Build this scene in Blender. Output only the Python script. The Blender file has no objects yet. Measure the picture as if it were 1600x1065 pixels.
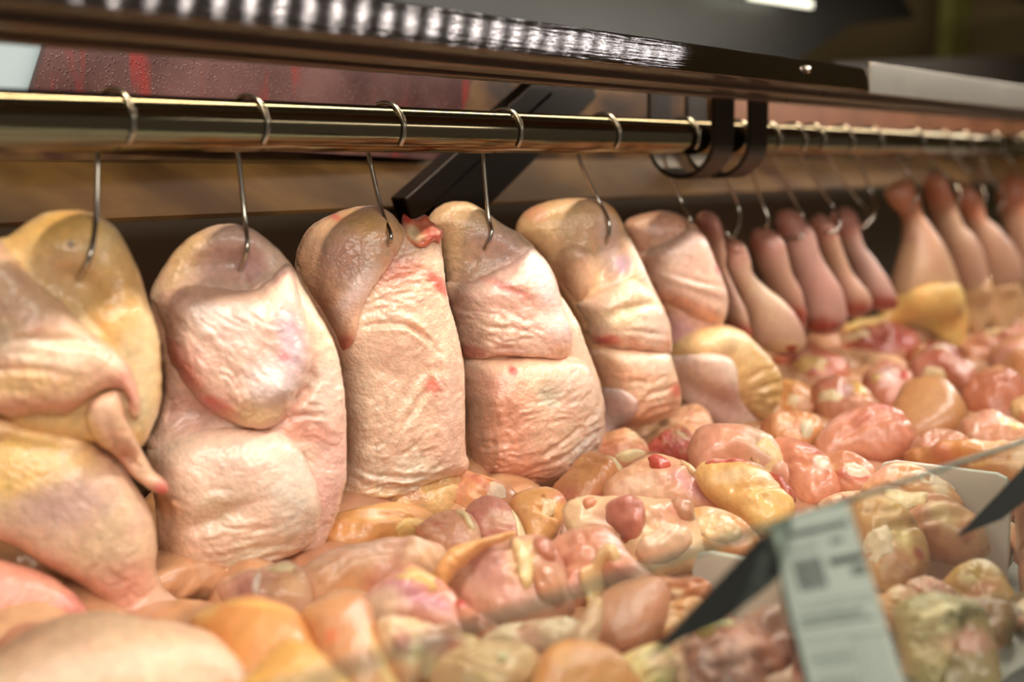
import bpy, math, random
import numpy as np
from mathutils import Vector, Matrix
rng = random.Random(7)
sc = bpy.context.scene
COL = bpy.context.collection

# ---------------------------------------------------------------- camera
FPX = 2222.0
YAW = math.radians(34.6); PITCH = math.radians(7.3)
fwd = np.array([math.cos(YAW)*math.cos(PITCH), math.sin(YAW)*math.cos(PITCH), -math.sin(PITCH)])
rgt = np.array([math.sin(YAW), -math.cos(YAW), 0.0])
upv = np.cross(rgt, fwd)
cam_d = bpy.data.cameras.new('camera'); cam = bpy.data.objects.new('camera', cam_d); COL.objects.link(cam)
cam.matrix_world = Matrix(((rgt[0], upv[0], -fwd[0], 0), (rgt[1], upv[1], -fwd[1], 0), (rgt[2], upv[2], -fwd[2], 0), (0, 0, 0, 1)))
cam_d.sensor_width = 36; cam_d.lens = 36*FPX/1600; cam_d.clip_start = .01
cam_d.dof.use_dof = True; cam_d.dof.focus_distance = 1.22; cam_d.dof.aperture_fstop = 3.2
sc.camera = cam
# ---------------------------------------------------------------- world, lights, exposure
w = bpy.data.worlds.new('world'); sc.world = w; w.use_nodes = True
w.node_tree.nodes['Background'].inputs[0].default_value = (.95, .86, .74, 1)
w.node_tree.nodes['Background'].inputs[1].default_value = .16
def area(name, loc, rot, sx, sy, e, col):
    l = bpy.data.lights.new(name, 'AREA'); l.shape = 'RECTANGLE'; l.size = sx; l.size_y = sy; l.energy = e; l.color = col
    o = bpy.data.objects.new(name, l); COL.objects.link(o); o.location = loc; o.rotation_euler = rot; return o
area('led_tube_rear', (1.8, .735, .42), (0, 0, 0), 4.2, .02, 16, (1, .86, .64))
area('led_tube_front', (1.8, .395, .30), (math.radians(30), 0, 0), 4.4, .02, 23, (1, .96, .89))
area('added_front_fill', (-.3, -1.3, .95), (math.radians(66), 0, math.radians(-24)), 2.4, .5, 36, (1, .95, .86))  # soft fill added behind the camera to brighten the front, no real fitting
sc.view_settings.view_transform = 'Standard'; sc.view_settings.look = 'None'
sc.view_settings.gamma = 1; sc.view_settings.use_curve_mapping = False
sc.view_settings.exposure = -0.22

# ---------------------------------------------------------------- helpers
def ray(px, py):
    px = np.asarray(px, float); py = np.asarray(py, float)
    return fwd + ((px-800)/FPX)[..., None]*rgt + ((532.5-py)/FPX)[..., None]*upv
def hit(px, py, P, n):
    d = ray(px, py); return d*((P@n)/(d@n))[..., None]
def onY(px, py, Y): return hit(px, py, np.array([0, Y, 0.]), np.array([0, 1., 0]))
def onZ(px, py, Z): return hit(px, py, np.array([0, 0, Z]), np.array([0, 0, 1.]))
def lin(c):
    c = np.array(c, float)/255.; return np.where(c <= .04045, c/12.92, ((c+.055)/1.055)**2.4)
def unit(v): v = np.array(v, float); return v/np.linalg.norm(v)

_T = np.random.RandomState(3).rand(256, 256)
def vnoise(x, y):
    xi = np.floor(x).astype(int); yi = np.floor(y).astype(int); fx = x-xi; fy = y-yi
    fx = fx*fx*(3-2*fx); fy = fy*fy*(3-2*fy)
    g = lambda a, b: _T[a & 255, b & 255]
    return (g(xi, yi)*(1-fx)+g(xi+1, yi)*fx)*(1-fy)+(g(xi, yi+1)*(1-fx)+g(xi+1, yi+1)*fx)*fy
def fbm(x, y, o=4):
    s = 0; a = .5
    for k in range(o):
        s = s+a*(vnoise(x*2**k+17*k, y*2**k+31*k)-.5)*2; a *= .5
    return s
def ridged(x, y, o=3):
    s = 0; a = .6
    for k in range(o):
        s = s+a*(1-np.abs(vnoise(x*2**k+7*k, y*2**k+3*k)-.5)*4); a *= .5
    return s

def billow(x, y, o=3):
    s = 0; a = .6
    for k in range(o):
        s = s+a*(np.sqrt(np.abs(vnoise(x*2**k+7*k, y*2**k+3*k)-.5)*2)*1.6-.9); a *= .5
    return s

def mesh_obj(name, V, F, mat, parent=None, loc=None, smooth=True, col=None):
    me = bpy.data.meshes.new(name)
    V = np.asarray(V, float)
    if loc is not None: V = V-np.asarray(loc)
    me.from_pydata(V.tolist(), [], F if isinstance(F, list) else F.tolist())
    if smooth: me.polygons.foreach_set('use_smooth', np.ones(len(me.polygons), bool))
    if col is not None:
        at = me.color_attributes.new('Col', 'FLOAT_COLOR', 'POINT')
        c = np.ones((len(V), 4)); c[:, :3] = col; at.data.foreach_set('color', c.ravel())
    me.materials.append(mat); me.update()
    o = bpy.data.objects.new(name, me); COL.objects.link(o)
    if loc is not None and parent is None: o.location = loc
    if parent is not None: o.parent = parent
    return o
def tag(o, label=None, cat=None, group=None, kind=None):
    for k, v in (('label', label), ('category', cat), ('group', group), ('kind', kind)):
        if v: o[k] = v
    return o
def empty(name, loc, label, cat, group=None):
    o = bpy.data.objects.new(name, None); COL.objects.link(o); o.location = loc; o.empty_display_size = .02
    return tag(o, label, cat, group)

def catmull(P, step):
    P = np.array(P, float); n = len(P); out = []
    for i in range(n):
        p0, p1, p2, p3 = P[i-1], P[i], P[(i+1) % n], P[(i+2) % n]
        k = max(2, int(np.linalg.norm(p2-p1)/step))
        t = (np.arange(k)/k)[:, None]
        out.append(.5*((2*p1)+(-p0+p2)*t+(2*p0-5*p1+4*p2-p3)*t**2+(-p0+3*p1-3*p2+p3)*t**3))
    return np.vstack(out)
def seg_near(X, Y, A, B, chunk=24):
    bd = np.full(X.shape, 1e9); bx = np.zeros(X.shape); by = np.zeros(X.shape)
    for a, b in zip(A, B):
        d = b-a; L = max(d@d, 1e-9)
        t = np.clip(((X-a[0])*d[0]+(Y-a[1])*d[1])/L, 0, 1)
        qx = a[0]+t*d[0]; qy = a[1]+t*d[1]; dd = (X-qx)**2+(Y-qy)**2
        m = dd < bd; bd = np.where(m, dd, bd); bx = np.where(m, qx, bx); by = np.where(m, qy, by)
    return np.sqrt(bd), bx, by
def inside_poly(X, Y, P):
    r = np.zeros(X.shape, bool); Q = np.roll(P, -1, 0)
    for a, b in zip(P, Q):
        if a[1] == b[1]: continue
        c = ((a[1] > Y) != (b[1] > Y)) & (X < (b[0]-a[0])*(Y-a[1])/(b[1]-a[1])+a[0])
        r ^= c
    return r
def blur(a, k):
    for _ in range(k):
        p = np.pad(a, 1, mode='edge')
        a = (p[1:-1, 1:-1]*2+p[:-2, 1:-1]+p[2:, 1:-1]+p[1:-1, :-2]+p[1:-1, 2:])/6
    return a
def bilin(g, x, y):
    x0, y0, c, A = g
    u = (x-x0)/c; v = (y-y0)/c; H, W = A.shape
    ok = (u >= 0) & (v >= 0) & (u < W-1) & (v < H-1)
    u = np.clip(u, 0, W-1.001); v = np.clip(v, 0, H-1.001); i = u.astype(int); j = v.astype(int); fu = u-i; fv = v-j
    r = (A[j, i]*(1-fu)+A[j, i+1]*fu)*(1-fv)+(A[j+1, i]*(1-fu)+A[j+1, i+1]*fu)*fv
    return np.where(ok, r, 0)
def poisson(mask, it=260):
    f = mask*1.0; H, W = mask.shape
    best = None
    s = max(1, int(max(H, W)/56))
    m = mask[::s, ::s]; f = m*1.
    for k in range(int(it)):
        p = np.pad(f, 1)
        f = m*((p[:-2, 1:-1]+p[2:, 1:-1]+p[1:-1, :-2]+p[1:-1, 2:])/4+.25)
        if k < it-30: f = np.where(m, f+ .9*(m*((np.pad(f,1)[:-2,1:-1]+np.pad(f,1)[2:,1:-1]+np.pad(f,1)[1:-1,:-2]+np.pad(f,1)[1:-1,2:])/4+.25)-f), 0)
    if s > 1:
        yy, xx = np.mgrid[0:H, 0:W]
        f = bilin((0, 0, s, np.pad(f, ((0, 2), (0, 2)))), xx.astype(float), yy.astype(float))
        f = blur(f*mask, 2*s)*mask
    return f

class Body:
    """a piece of poultry: a plane in the case, on which traced shapes get real thickness, layer over layer"""
    def __init__(s, root, P, n, cell): s.root = root; s.P = P; s.n = n; s.cell = cell; s.layers = []; s.loc = np.array(root.location)
def relief(body, name, outline, T, mat, col, a=.55, R=30, back=.5, sink=.002, bumps=(), creases=(), wr=(), spots=(), lump=.0015, lumpf=60,
           mott=(None, 0), smoothbase=14, jag=.8, off=0., label=None, seed=0, veins=0, parent=None, cell=None):
    cell = cell or body.cell
    if body.n is NH and mat is SKIN: T *= .80; R *= .8
    P = catmull(outline, max(5, cell*1.8)); nP = len(P)
    if jag:
        tang = np.roll(P, -1, 0)-np.roll(P, 1, 0); tang /= np.linalg.norm(tang, axis=1)[:, None]+1e-9
        nn = np.stack([tang[:, 1], -tang[:, 0]], 1)
        P = P+nn*(fbm(P[:, 0]/14+seed, P[:, 1]/14, 2)*jag*2)[:, None]
    x0, y0 = P.min(0)-2*cell; x1, y1 = P.max(0)+2*cell
    W = int((x1-x0)/cell)+2; H = int((y1-y0)/cell)+2
    X, Y = np.meshgrid(x0+np.arange(W)*cell, y0+np.arange(H)*cell)
    A = P; B = np.roll(P, -1, 0)
    d, qx, qy = seg_near(X, Y, A, B); ins = inside_poly(X, Y, P)
    sd = np.where(ins, d, -d)
    use = sd > -.45*cell
    q = use[:-1, :-1] & use[1:, :-1] & use[:-1, 1:] & use[1:, 1:]
    used = np.zeros_like(use); used[:-1, :-1] |= q; used[1:, :-1] |= q; used[:-1, 1:] |= q; used[1:, 1:] |= q
    qp = np.pad(q, 1); full = qp[:-1, :-1] & qp[1:, :-1] & qp[:-1, 1:] & qp[1:, 1:]
    rim = used & ~full
    dd = np.where(rim | ~ins, 0, d)
    f = poisson(used & ~rim); f = f/max(f.max(), 1e-9)
    edge = np.clip(dd/R, 0, 1)
    h = T*(a*np.sqrt(f)+(1-a)*np.sqrt(np.clip(1-(1-edge)**2, 0, 1)))
    em = np.clip(dd/8, 0, 1)
    h0 = h.copy()
    h = h+lump*em*fbm(X/lumpf+seed*3.1, Y/lumpf+seed*1.7, 4)*2
    for (bx, by, rx, ry, an, am) in bumps:
        c, s_ = math.cos(math.radians(an)), math.sin(math.radians(an))
        u = ((X-bx)*c+(Y-by)*s_)/rx; v = (-(X-bx)*s_+(Y-by)*c)/ry
        h = h+am*np.exp(-(u*u+v*v))*np.clip(dd/12, 0, 1)
    wx = fbm(X/40+seed, Y/40+5, 2)*14; wy = fbm(X/40+9, Y/40+seed, 2)*14
    for (cx, cy, r, an, wl, am) in wr:
        c, s_ = math.cos(math.radians(an)), math.sin(math.radians(an))
        u = ((X+wx)*c+(Y+wy)*s_)/(wl*3.5); v = (-(X+wx)*s_+(Y+wy)*c)/wl
        mk = np.exp(-(((X-cx)**2+(Y-cy)**2)/r**2)**1.5)
        h = h+(1.45 if mat is SKIN else 1)*am*em*mk*(.55*billow(u+seed, v, 3)+.30*ridged(u*1.3+seed+40, v*1.2, 2))*np.clip(.8+1.4*fbm(X/30+seed, Y/30, 2), .1, 1.5)
    if mat is SKIN: h = h+.00028*em*billow((X+wx)/9+seed, (Y+wy)/6, 2)
    for cr in creases:
        pts, wd, dep = cr; pts = catmull_open(pts)
        dc, _, _ = seg_near(X, Y, pts[:-1], pts[1:])
        dc = np.abs(dc+fbm(X/15, Y/15, 2)*1.5)
        de = np.minimum(np.hypot(X-pts[0][0], Y-pts[0][1]), np.hypot(X-pts[-1][0], Y-pts[-1][1]))
        L_ = np.linalg.norm(np.diff(pts, axis=0), axis=1).sum(); tp = em*np.clip(de/(L_*.38), 0, 1)*(.75+.9*fbm(X/22+seed, Y/22, 2))
        h = h-dep*tp*np.exp(-(dc/wd)**2)+.28*dep*tp*np.exp(-((dc-2.1*wd)/(wd*1.3))**2)
    base = np.zeros_like(h)
    if body.layers:
        for g in body.layers: base = np.maximum(base, bilin(g, X, Y))
        base = blur(base, int((smoothbase/cell)**2*1.2)+1)-sink
    base = base+off
    hf = base+np.where(rim, 0, np.maximum(h, .0004)); hb = base-back*np.where(rim, 0, h0)
    body.layers.append((x0, y0, cell, np.where(used, hf, 0)))
    PX = np.where(rim, qx, X); PY = np.where(rim, qy, Y)
    G = hit(PX, PY, body.P, body.n)
    Vf = G+hf[..., None]*body.n; Vb = G+hb[..., None]*body.n
    idf = -np.ones(used.shape, int); idf[used] = np.arange(used.sum())
    nf = used.sum(); inner = used & ~rim
    idb = idf.copy(); idb[inner] = nf+np.arange(inner.sum())
    V = np.vstack([Vf[used], Vb[inner]])
    jj, ii = np.nonzero(q)
    Ff = np.stack([idf[jj, ii], idf[jj+1, ii], idf[jj+1, ii+1], idf[jj, ii+1]], 1)
    Fb = np.stack([idb[jj, ii], idb[jj, ii+1], idb[jj+1, ii+1], idb[jj+1, ii]], 1)
    # colour of the thing itself
    tint = np.array([1, 1.07, .97]) if mat is MEAT else (np.array([.80, .80, .72]) if mat is FAR else np.array([1, .965, .915])); C = np.zeros(h.shape+(3,))+lin(col)*tint
    n1 = fbm(X/45+seed*2.3, Y/45+3, 4); n2 = fbm(X/12+seed, Y/12+8, 3)
    if mott[0] is not None:
        k = np.clip(.5+1.1*n1+.5*n2, 0, 1)[..., None]*mott[1]; C = C*(1-k)+lin(mott[0])*k
    if veins:
        r_ = np.clip((ridged(X/26+seed, Y/26+wx/20, 3)-.62)*3.2, 0, 1)[..., None]*veins
        C = C*(1-r_)+lin((238, 208, 172))*r_
    for (sx, sy, r, c, st) in spots:
        ry = r
        if isinstance(r, tuple): r, ry, an = r; c_, s_ = math.cos(math.radians(an)), math.sin(math.radians(an))
        else: c_, s_ = 1, 0
        u = ((X-sx)*c_+(Y-sy)*s_)/r; v = (-(X-sx)*s_+(Y-sy)*c_)/ry
        k = np.exp(-(np.clip(u*u+v*v+n1*.7+n2*.5, 0, 99))**1.6)[..., None]*st; C = C*(1-k)+lin(c)*k
    Cv = np.vstack([C[used], C[inner]])
    o = mesh_obj(name, V, np.vstack([Ff, Fb]), mat, parent if parent is not None else body.root, body.loc, col=Cv)
    if label: o['label'] = label
    return o
def catmull_open(P):
    P = np.array(P, float)
    if len(P) < 3: return P
    Q = np.vstack([2*P[0]-P[1], P, 2*P[-1]-P[-2]]); out = []
    for i in range(1, len(Q)-2):
        t = (np.arange(5)/5)[:, None]; p0, p1, p2, p3 = Q[i-1:i+3]
        out.append(.5*((2*p1)+(-p0+p2)*t+(2*p0-5*p1+4*p2-p3)*t**2+(-p0+3*p1-3*p2+p3)*t**3))
    out.append(P[-1:]); return np.vstack(out)

# ---- plain solids
def smooth3(P, k=6):
    P = np.array(P, float); Q = np.vstack([2*P[0]-P[1], P, 2*P[-1]-P[-2]]); out = []
    for i in range(1, len(Q)-2):
        t = (np.arange(k)/k)[:, None]; p0, p1, p2, p3 = Q[i-1:i+3]
        out.append(.5*((2*p1)+(-p0+p2)*t+(2*p0-5*p1+4*p2-p3)*t**2+(-p0+3*p1-3*p2+p3)*t**3))
    out.append(P[-1:]); return np.vstack(out)
def tube(name, P, r, mat, parent=None, loc=None, seg=10, k=6, taper=1.):
    P = smooth3(P, k) if k else np.array(P, float); n = len(P); V = []; F = []
    t = np.gradient(P, axis=0); t /= np.linalg.norm(t, axis=1)[:, None]
    u = np.cross(t[0], [.3, .5, .8]); u /= np.linalg.norm(u)
    for i in range(n):
        u = u-t[i]*(u@t[i]); u /= np.linalg.norm(u); v = np.cross(t[i], u)
        rr = r*(1 if i < n*.85 else 1+(taper-1)*(i/n-.85)/.15)
        for s in range(seg):
            a = 2*math.pi*s/seg; V.append(P[i]+rr*(u*math.cos(a)+v*math.sin(a)))
    for i in range(n-1):
        for s in range(seg):
            F.append([i*seg+s, i*seg+(s+1) % seg, (i+1)*seg+(s+1) % seg, (i+1)*seg+s])
    F.append(list(range(seg))[::-1]); F.append([(n-1)*seg+s for s in range(seg)])
    return mesh_obj(name, V, F, mat, parent, loc)
def box(name, lo, hi, mat, parent=None, loc=None, bevel=.0):
    x0, y0, z0 = lo; x1, y1, z1 = hi
    V = [(x0, y0, z0), (x1, y0, z0), (x1, y1, z0), (x0, y1, z0), (x0, y0, z1), (x1, y0, z1), (x1, y1, z1), (x0, y1, z1)]
    F = [[3, 2, 1, 0], [4, 5, 6, 7], [0, 1, 5, 4], [1, 2, 6, 5], [2, 3, 7, 6], [3, 0, 4, 7]]
    o = mesh_obj(name, V, F, mat, parent, loc, smooth=False)
    if bevel:
        m = o.modifiers.new('bevel', 'BEVEL'); m.width = bevel; m.segments = 3; m.limit_method = 'ANGLE'
    return o
def slab(name, P4, n, th, mat, parent=None, loc=None, bevel=0.):
    """polygon P4 (3-D points in order) given thickness th along -n"""
    P4 = np.array(P4, float); n = unit(n); k = len(P4)
    V = np.vstack([P4, P4-n*th]); F = [list(range(k)), list(range(k, 2*k))[::-1]]+[[i, i+k, (i+1) % k+k, (i+1) % k] for i in range(k)]
    o = mesh_obj(name, V, F, mat, parent, loc, smooth=False)
    me = o.data; import bmesh
    bm = bmesh.new(); bm.from_mesh(me); bmesh.ops.recalc_face_normals(bm, faces=bm.faces); bm.to_mesh(me); bm.free()
    if bevel:
        m = o.modifiers.new('bevel', 'BEVEL'); m.width = bevel; m.segments = 2; m.limit_method = 'ANGLE'
    return o

# ---------------------------------------------------------------- materials
def newmat(name):
    m = bpy.data.materials.new(name); m.use_nodes = True; nt = m.node_tree; return m, nt, nt.nodes['Principled BSDF']
def N(nt, t, **kw):
    n = nt.nodes.new(t)
    for k, v in kw.items():
        if k in n.inputs: n.inputs[k].default_value = v
        else: setattr(n, k, v)
    return n
def meat_mat(name, rough, bump, pimple, sss, coat, finev=.12):
    m, nt, b = newmat(name); L = nt.links.new
    at = N(nt, 'ShaderNodeAttribute', attribute_name='Col'); tc = N(nt, 'ShaderNodeTexCoord')
    n1 = N(nt, 'ShaderNodeTexNoise', Scale=140., Detail=5.); L(tc.outputs['Object'], n1.inputs['Vector'])
    mr = N(nt, 'ShaderNodeMapRange'); mr.inputs['From Min'].default_value = .3; mr.inputs['From Max'].default_value = .7
    mr.inputs['To Min'].default_value = 1-finev; mr.inputs['To Max'].default_value = 1+finev; L(n1.outputs['Fac'], mr.inputs['Value'])
    mx = N(nt, 'ShaderNodeVectorMath', operation='SCALE'); L(at.outputs['Color'], mx.inputs[0]); L(mr.outputs['Result'], mx.inputs['Scale'])
    L(mx.outputs['Vector'], b.inputs['Base Color'])
    vo = N(nt, 'ShaderNodeTexVoronoi', Scale=420.); vo.feature = 'SMOOTH_F1'; L(tc.outputs['Object'], vo.inputs['Vector'])
    n2 = N(nt, 'ShaderNodeTexNoise', Scale=230., Detail=4.); L(tc.outputs['Object'], n2.inputs['Vector'])
    n3 = N(nt, 'ShaderNodeTexNoise', Scale=55., Detail=3., Distortion=.8); L(tc.outputs['Object'], n3.inputs['Vector'])
    ad = N(nt, 'ShaderNodeMath', operation='MULTIPLY_ADD'); L(vo.outputs['Distance'], ad.inputs[0]); ad.inputs[1].default_value = -pimple; L(n2.outputs['Fac'], ad.inputs[2])
    ad2 = N(nt, 'ShaderNodeMath', operation='MULTIPLY_ADD'); L(n3.outputs['Fac'], ad2.inputs[0]); ad2.inputs[1].default_value = .7; L(ad.outputs[0], ad2.inputs[2])
    bp = N(nt, 'ShaderNodeBump', Strength=bump, Distance=.0016); L(ad2.outputs[0], bp.inputs['Height'])
    L(bp.outputs['Normal'], b.inputs['Normal']); L(bp.outputs['Normal'], b.inputs['Coat Normal'])
    b.inputs['Roughness'].default_value = rough
    b.inputs['Subsurface Weight'].default_value = sss; b.inputs['Subsurface Radius'].default_value = (1, .45, .3); b.inputs['Subsurface Scale'].default_value = .0045
    b.inputs['Coat Weight'].default_value = coat; b.inputs['Coat Roughness'].default_value = .17
    return m
SKIN = meat_mat('chicken_skin', .42, .30, 1.1, .20, .7)
MEAT = meat_mat('chicken_meat', .40, .32, .1, .18, .6, .08)
FAR = meat_mat('chicken_skin_smooth', .45, .25, .3, .25, .25, .06)
def metal(name, col, rough, scale=None, amt=.0, metallic=1., aniso=0.):
    m, nt, b = newmat(name); b.inputs['Base Color'].default_value = (*lin(col), 1); b.inputs['Metallic'].default_value = metallic
    b.inputs['Roughness'].default_value = rough; b.inputs['Anisotropic'].default_value = aniso
    if scale:
        tc = N(nt, 'ShaderNodeTexCoord'); mp = N(nt, 'ShaderNodeMapping'); mp.inputs['Scale'].default_value = scale; nt.links.new(tc.outputs['Object'], mp.inputs[0])
        n = N(nt, 'ShaderNodeTexNoise', Scale=1., Detail=6.); nt.links.new(mp.outputs[0], n.inputs['Vector'])
        mr = N(nt, 'ShaderNodeMapRange'); mr.inputs['To Min'].default_value = max(0, rough-amt); mr.inputs['To Max'].default_value = rough+amt
        nt.links.new(n.outputs['Fac'], mr.inputs['Value']); nt.links.new(mr.outputs[0], b.inputs['Roughness'])
        bp = N(nt, 'ShaderNodeBump', Strength=.12, Distance=.0005); nt.links.new(n.outputs['Fac'], bp.inputs['Height']); nt.links.new(bp.outputs[0], b.inputs['Normal'])
    return m
def flat(name, col, rough=.5, spec=.5):
    m, nt, b = newmat(name); b.inputs['Base Color'].default_value = (*lin(col), 1); b.inputs['Roughness'].default_value = rough
    b.inputs['Specular IOR Level'].default_value = spec; return m
def noisy(name, cols, scale, rough=.5, metallic=0., stretch=(1, 1, 1), detail=6., dist=.5, bump=0.):
    m, nt, b = newmat(name); L = nt.links.new
    tc = N(nt, 'ShaderNodeTexCoord'); mp = N(nt, 'ShaderNodeMapping'); mp.inputs['Scale'].default_value = stretch; L(tc.outputs['Object'], mp.inputs[0])
    n = N(nt, 'ShaderNodeTexNoise', Scale=scale, Detail=detail, Distortion=dist); L(mp.outputs[0], n.inputs['Vector'])
    cr = N(nt, 'ShaderNodeValToRGB'); L(n.outputs['Fac'], cr.inputs[0]); e = cr.color_ramp.elements
    for i, (p, c) in enumerate(cols):
        if i > 1: e.new(p)
        e[i].position = p; e[i].color = (*lin(c), 1)
    L(cr.outputs[0], b.inputs['Base Color']); b.inputs['Roughness'].default_value = rough; b.inputs['Metallic'].default_value = metallic
    if bump:
        bp = N(nt, 'ShaderNodeBump', Strength=bump, Distance=.002); L(n.outputs['Fac'], bp.inputs['Height']); L(bp.outputs[0], b.inputs['Normal'])
    return m
def brushed():
    m, nt, b = newmat('brushed_steel_lip'); L = nt.links.new
    b.inputs['Base Color'].default_value = (*lin((124, 112, 104)), 1); b.inputs['Metallic'].default_value = 1; b.inputs['Roughness'].default_value = .055
    tc = N(nt, 'ShaderNodeTexCoord'); mp = N(nt, 'ShaderNodeMapping'); mp.inputs['Scale'].default_value = (14, 14, 420); L(tc.outputs['Object'], mp.inputs[0])
    n = N(nt, 'ShaderNodeTexNoise', Scale=1., Detail=4.); L(mp.outputs[0], n.inputs['Vector'])
    bp = N(nt, 'ShaderNodeBump', Strength=.35, Distance=.0004); L(n.outputs['Fac'], bp.inputs['Height']); L(bp.outputs[0], b.inputs['Normal'])
    return m
CHROME = metal('polished_steel_tube', (128, 116, 92), .12, (4, 60, 60), .06)
LIP = brushed()
HOOK = metal('hook_wire_steel', (190, 180, 165), .22)
DARKM = metal('dark_steel_strap', (66, 56, 48), .42, (80, 80, 80), .1)

# ================================================================ THE CASE
def struct(o): o['kind'] = 'structure'; return o
WALL = noisy('stained_steel_painted_reflection', [(.34, (40, 26, 16)), (.46, (84, 56, 30)), (.56, (112, 80, 44)), (.68, (68, 34, 26))], 7., .30, .55, (1, 1, 1.6), bump=.25)  # besides stains, the brown paints in warm meat mirrored by the steel
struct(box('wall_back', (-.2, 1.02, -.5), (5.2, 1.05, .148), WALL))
struct(box('wall_far', (5.2, -2, -.5), (5.3, 3.2, 3.2), noisy('far_plaster', [(.3, (120, 100, 62)), (.7, (150, 132, 84))], .8, .8)))
struct(box('ceiling', (-.3, .34, .50), (5.2, 1.3, .52), flat('dark_hood_lining', (30, 26, 22), .5)))
struct(box('wall_shop', (-3, 3.2, -.5), (5.3, 3.3, 3.2), noisy('shop_wall', [(.3, (70, 56, 40)), (.7, (110, 92, 62))], .8, .8)))
struct(box('floor', (-.2, .14, -.40), (5.2, 1.02, -.375), noisy('white_tray_plastic', [(.3, (180, 174, 162)), (.7, (204, 198, 186))], 8., .4)))

# ledge of the backsplash, a thing of its own
led = empty('ledge', (1.8, .97, -.06), 'stained steel ledge with painted golden brown reflections behind the hanging chicken halves', 'ledge')
LS = noisy('ledge_steel', [(.30, (54, 36, 20)), (.46, (80, 56, 30)), (.58, (112, 82, 44)), (.72, (74, 42, 28))], 4.5, .32, .5, (1, 1, 1), dist=.2, detail=9., bump=.15)  # golden brown stands in for meat reflected in the stained steel
slab('ledge_slope', [(-.2, .93, -.048), (5.2, .93, -.048), (5.2, 1.016, -.001), (-.2, 1.016, -.001)], (0, -.48, .88), .006, LS, led, led.location)
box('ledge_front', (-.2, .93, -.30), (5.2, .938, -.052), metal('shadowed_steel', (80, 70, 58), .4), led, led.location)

# wet sheet above the ledge, its red streaks painted in as reflected lettering
def wet_sheet_mat():
    m, nt, b = newmat('wet_sheet_red_reflection'); L = nt.links.new
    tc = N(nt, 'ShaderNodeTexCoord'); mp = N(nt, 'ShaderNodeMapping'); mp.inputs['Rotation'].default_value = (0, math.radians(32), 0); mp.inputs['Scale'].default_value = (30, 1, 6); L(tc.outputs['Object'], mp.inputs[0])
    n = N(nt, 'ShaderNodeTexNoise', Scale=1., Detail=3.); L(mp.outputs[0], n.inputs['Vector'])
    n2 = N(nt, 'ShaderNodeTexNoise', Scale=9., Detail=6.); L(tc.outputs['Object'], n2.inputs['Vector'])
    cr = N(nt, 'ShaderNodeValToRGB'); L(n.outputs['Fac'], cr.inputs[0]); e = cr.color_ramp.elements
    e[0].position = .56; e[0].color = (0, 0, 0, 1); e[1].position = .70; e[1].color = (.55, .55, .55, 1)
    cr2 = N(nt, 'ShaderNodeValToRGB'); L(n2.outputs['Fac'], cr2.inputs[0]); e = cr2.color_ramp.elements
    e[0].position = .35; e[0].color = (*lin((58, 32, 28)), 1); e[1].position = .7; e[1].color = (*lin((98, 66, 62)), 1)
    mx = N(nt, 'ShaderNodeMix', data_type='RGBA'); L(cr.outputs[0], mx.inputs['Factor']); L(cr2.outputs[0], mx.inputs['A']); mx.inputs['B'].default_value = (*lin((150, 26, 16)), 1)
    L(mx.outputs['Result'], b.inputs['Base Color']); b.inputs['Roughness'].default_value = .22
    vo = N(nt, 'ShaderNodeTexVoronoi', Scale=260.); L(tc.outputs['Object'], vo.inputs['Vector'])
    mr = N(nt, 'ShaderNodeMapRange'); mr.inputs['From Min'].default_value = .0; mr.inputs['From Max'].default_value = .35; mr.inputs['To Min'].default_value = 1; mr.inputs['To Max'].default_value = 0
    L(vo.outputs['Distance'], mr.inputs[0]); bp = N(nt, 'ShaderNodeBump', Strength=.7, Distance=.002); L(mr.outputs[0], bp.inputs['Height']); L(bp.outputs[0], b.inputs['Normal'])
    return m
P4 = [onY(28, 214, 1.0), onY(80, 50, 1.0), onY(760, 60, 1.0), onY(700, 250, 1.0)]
tag(slab('wet_sheet', P4[::-1], (0, -1, 0), .006, wet_sheet_mat(), loc=P4[0]), 'sloping wet plastic sheet with painted red reflections behind the steel rail', 'sheet')
P4 = [onY(-60, 40, 1.008), onY(-60, 207, 1.008), onY(30, 212, 1.008), onY(62, 150, 1.008), onY(66, 40, 1.008)]
tag(slab('blue_cabinet_door', P4, (0, -1, 0), .008, flat('blue_grey_paint', (150, 165, 170), .6), loc=P4[0]), 'blurred blue grey cabinet door seen at the upper left beside the wet sheet', 'cabinet door')
# diagonal braces behind
for i, (a, b, wd, lab) in enumerate((((925, 120), (690, 350), .055, 'wide dark diagonal brace behind the rail left of the strap hanger'),
                                ((860, 130), (640, 330), .030, 'narrow dark diagonal brace leaning beside the wide one'),)):
    A = onY(a[0], a[1], .90); B = onY(b[0], b[1], .90); t = unit(B-A); s = unit(np.cross(t, [0, 1, 0]))*wd/2
    tag(slab('diagonal_brace', [A-s, A+s, B+s, B-s], (0, -1, 0), .02, metal('dark_brace_steel', (52, 44, 38), .35), loc=A, bevel=.002), lab, 'brace', None)

# steel rail
PR = .019; PZ = .024
tag(tube('hanging_rail', [(.1, .76, PZ), (4.9, .76, PZ)], PR, CHROME, loc=(2.5, .76, PZ), seg=40, k=0), 'long polished steel rail from which the meat hooks hang', 'rail')

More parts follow.
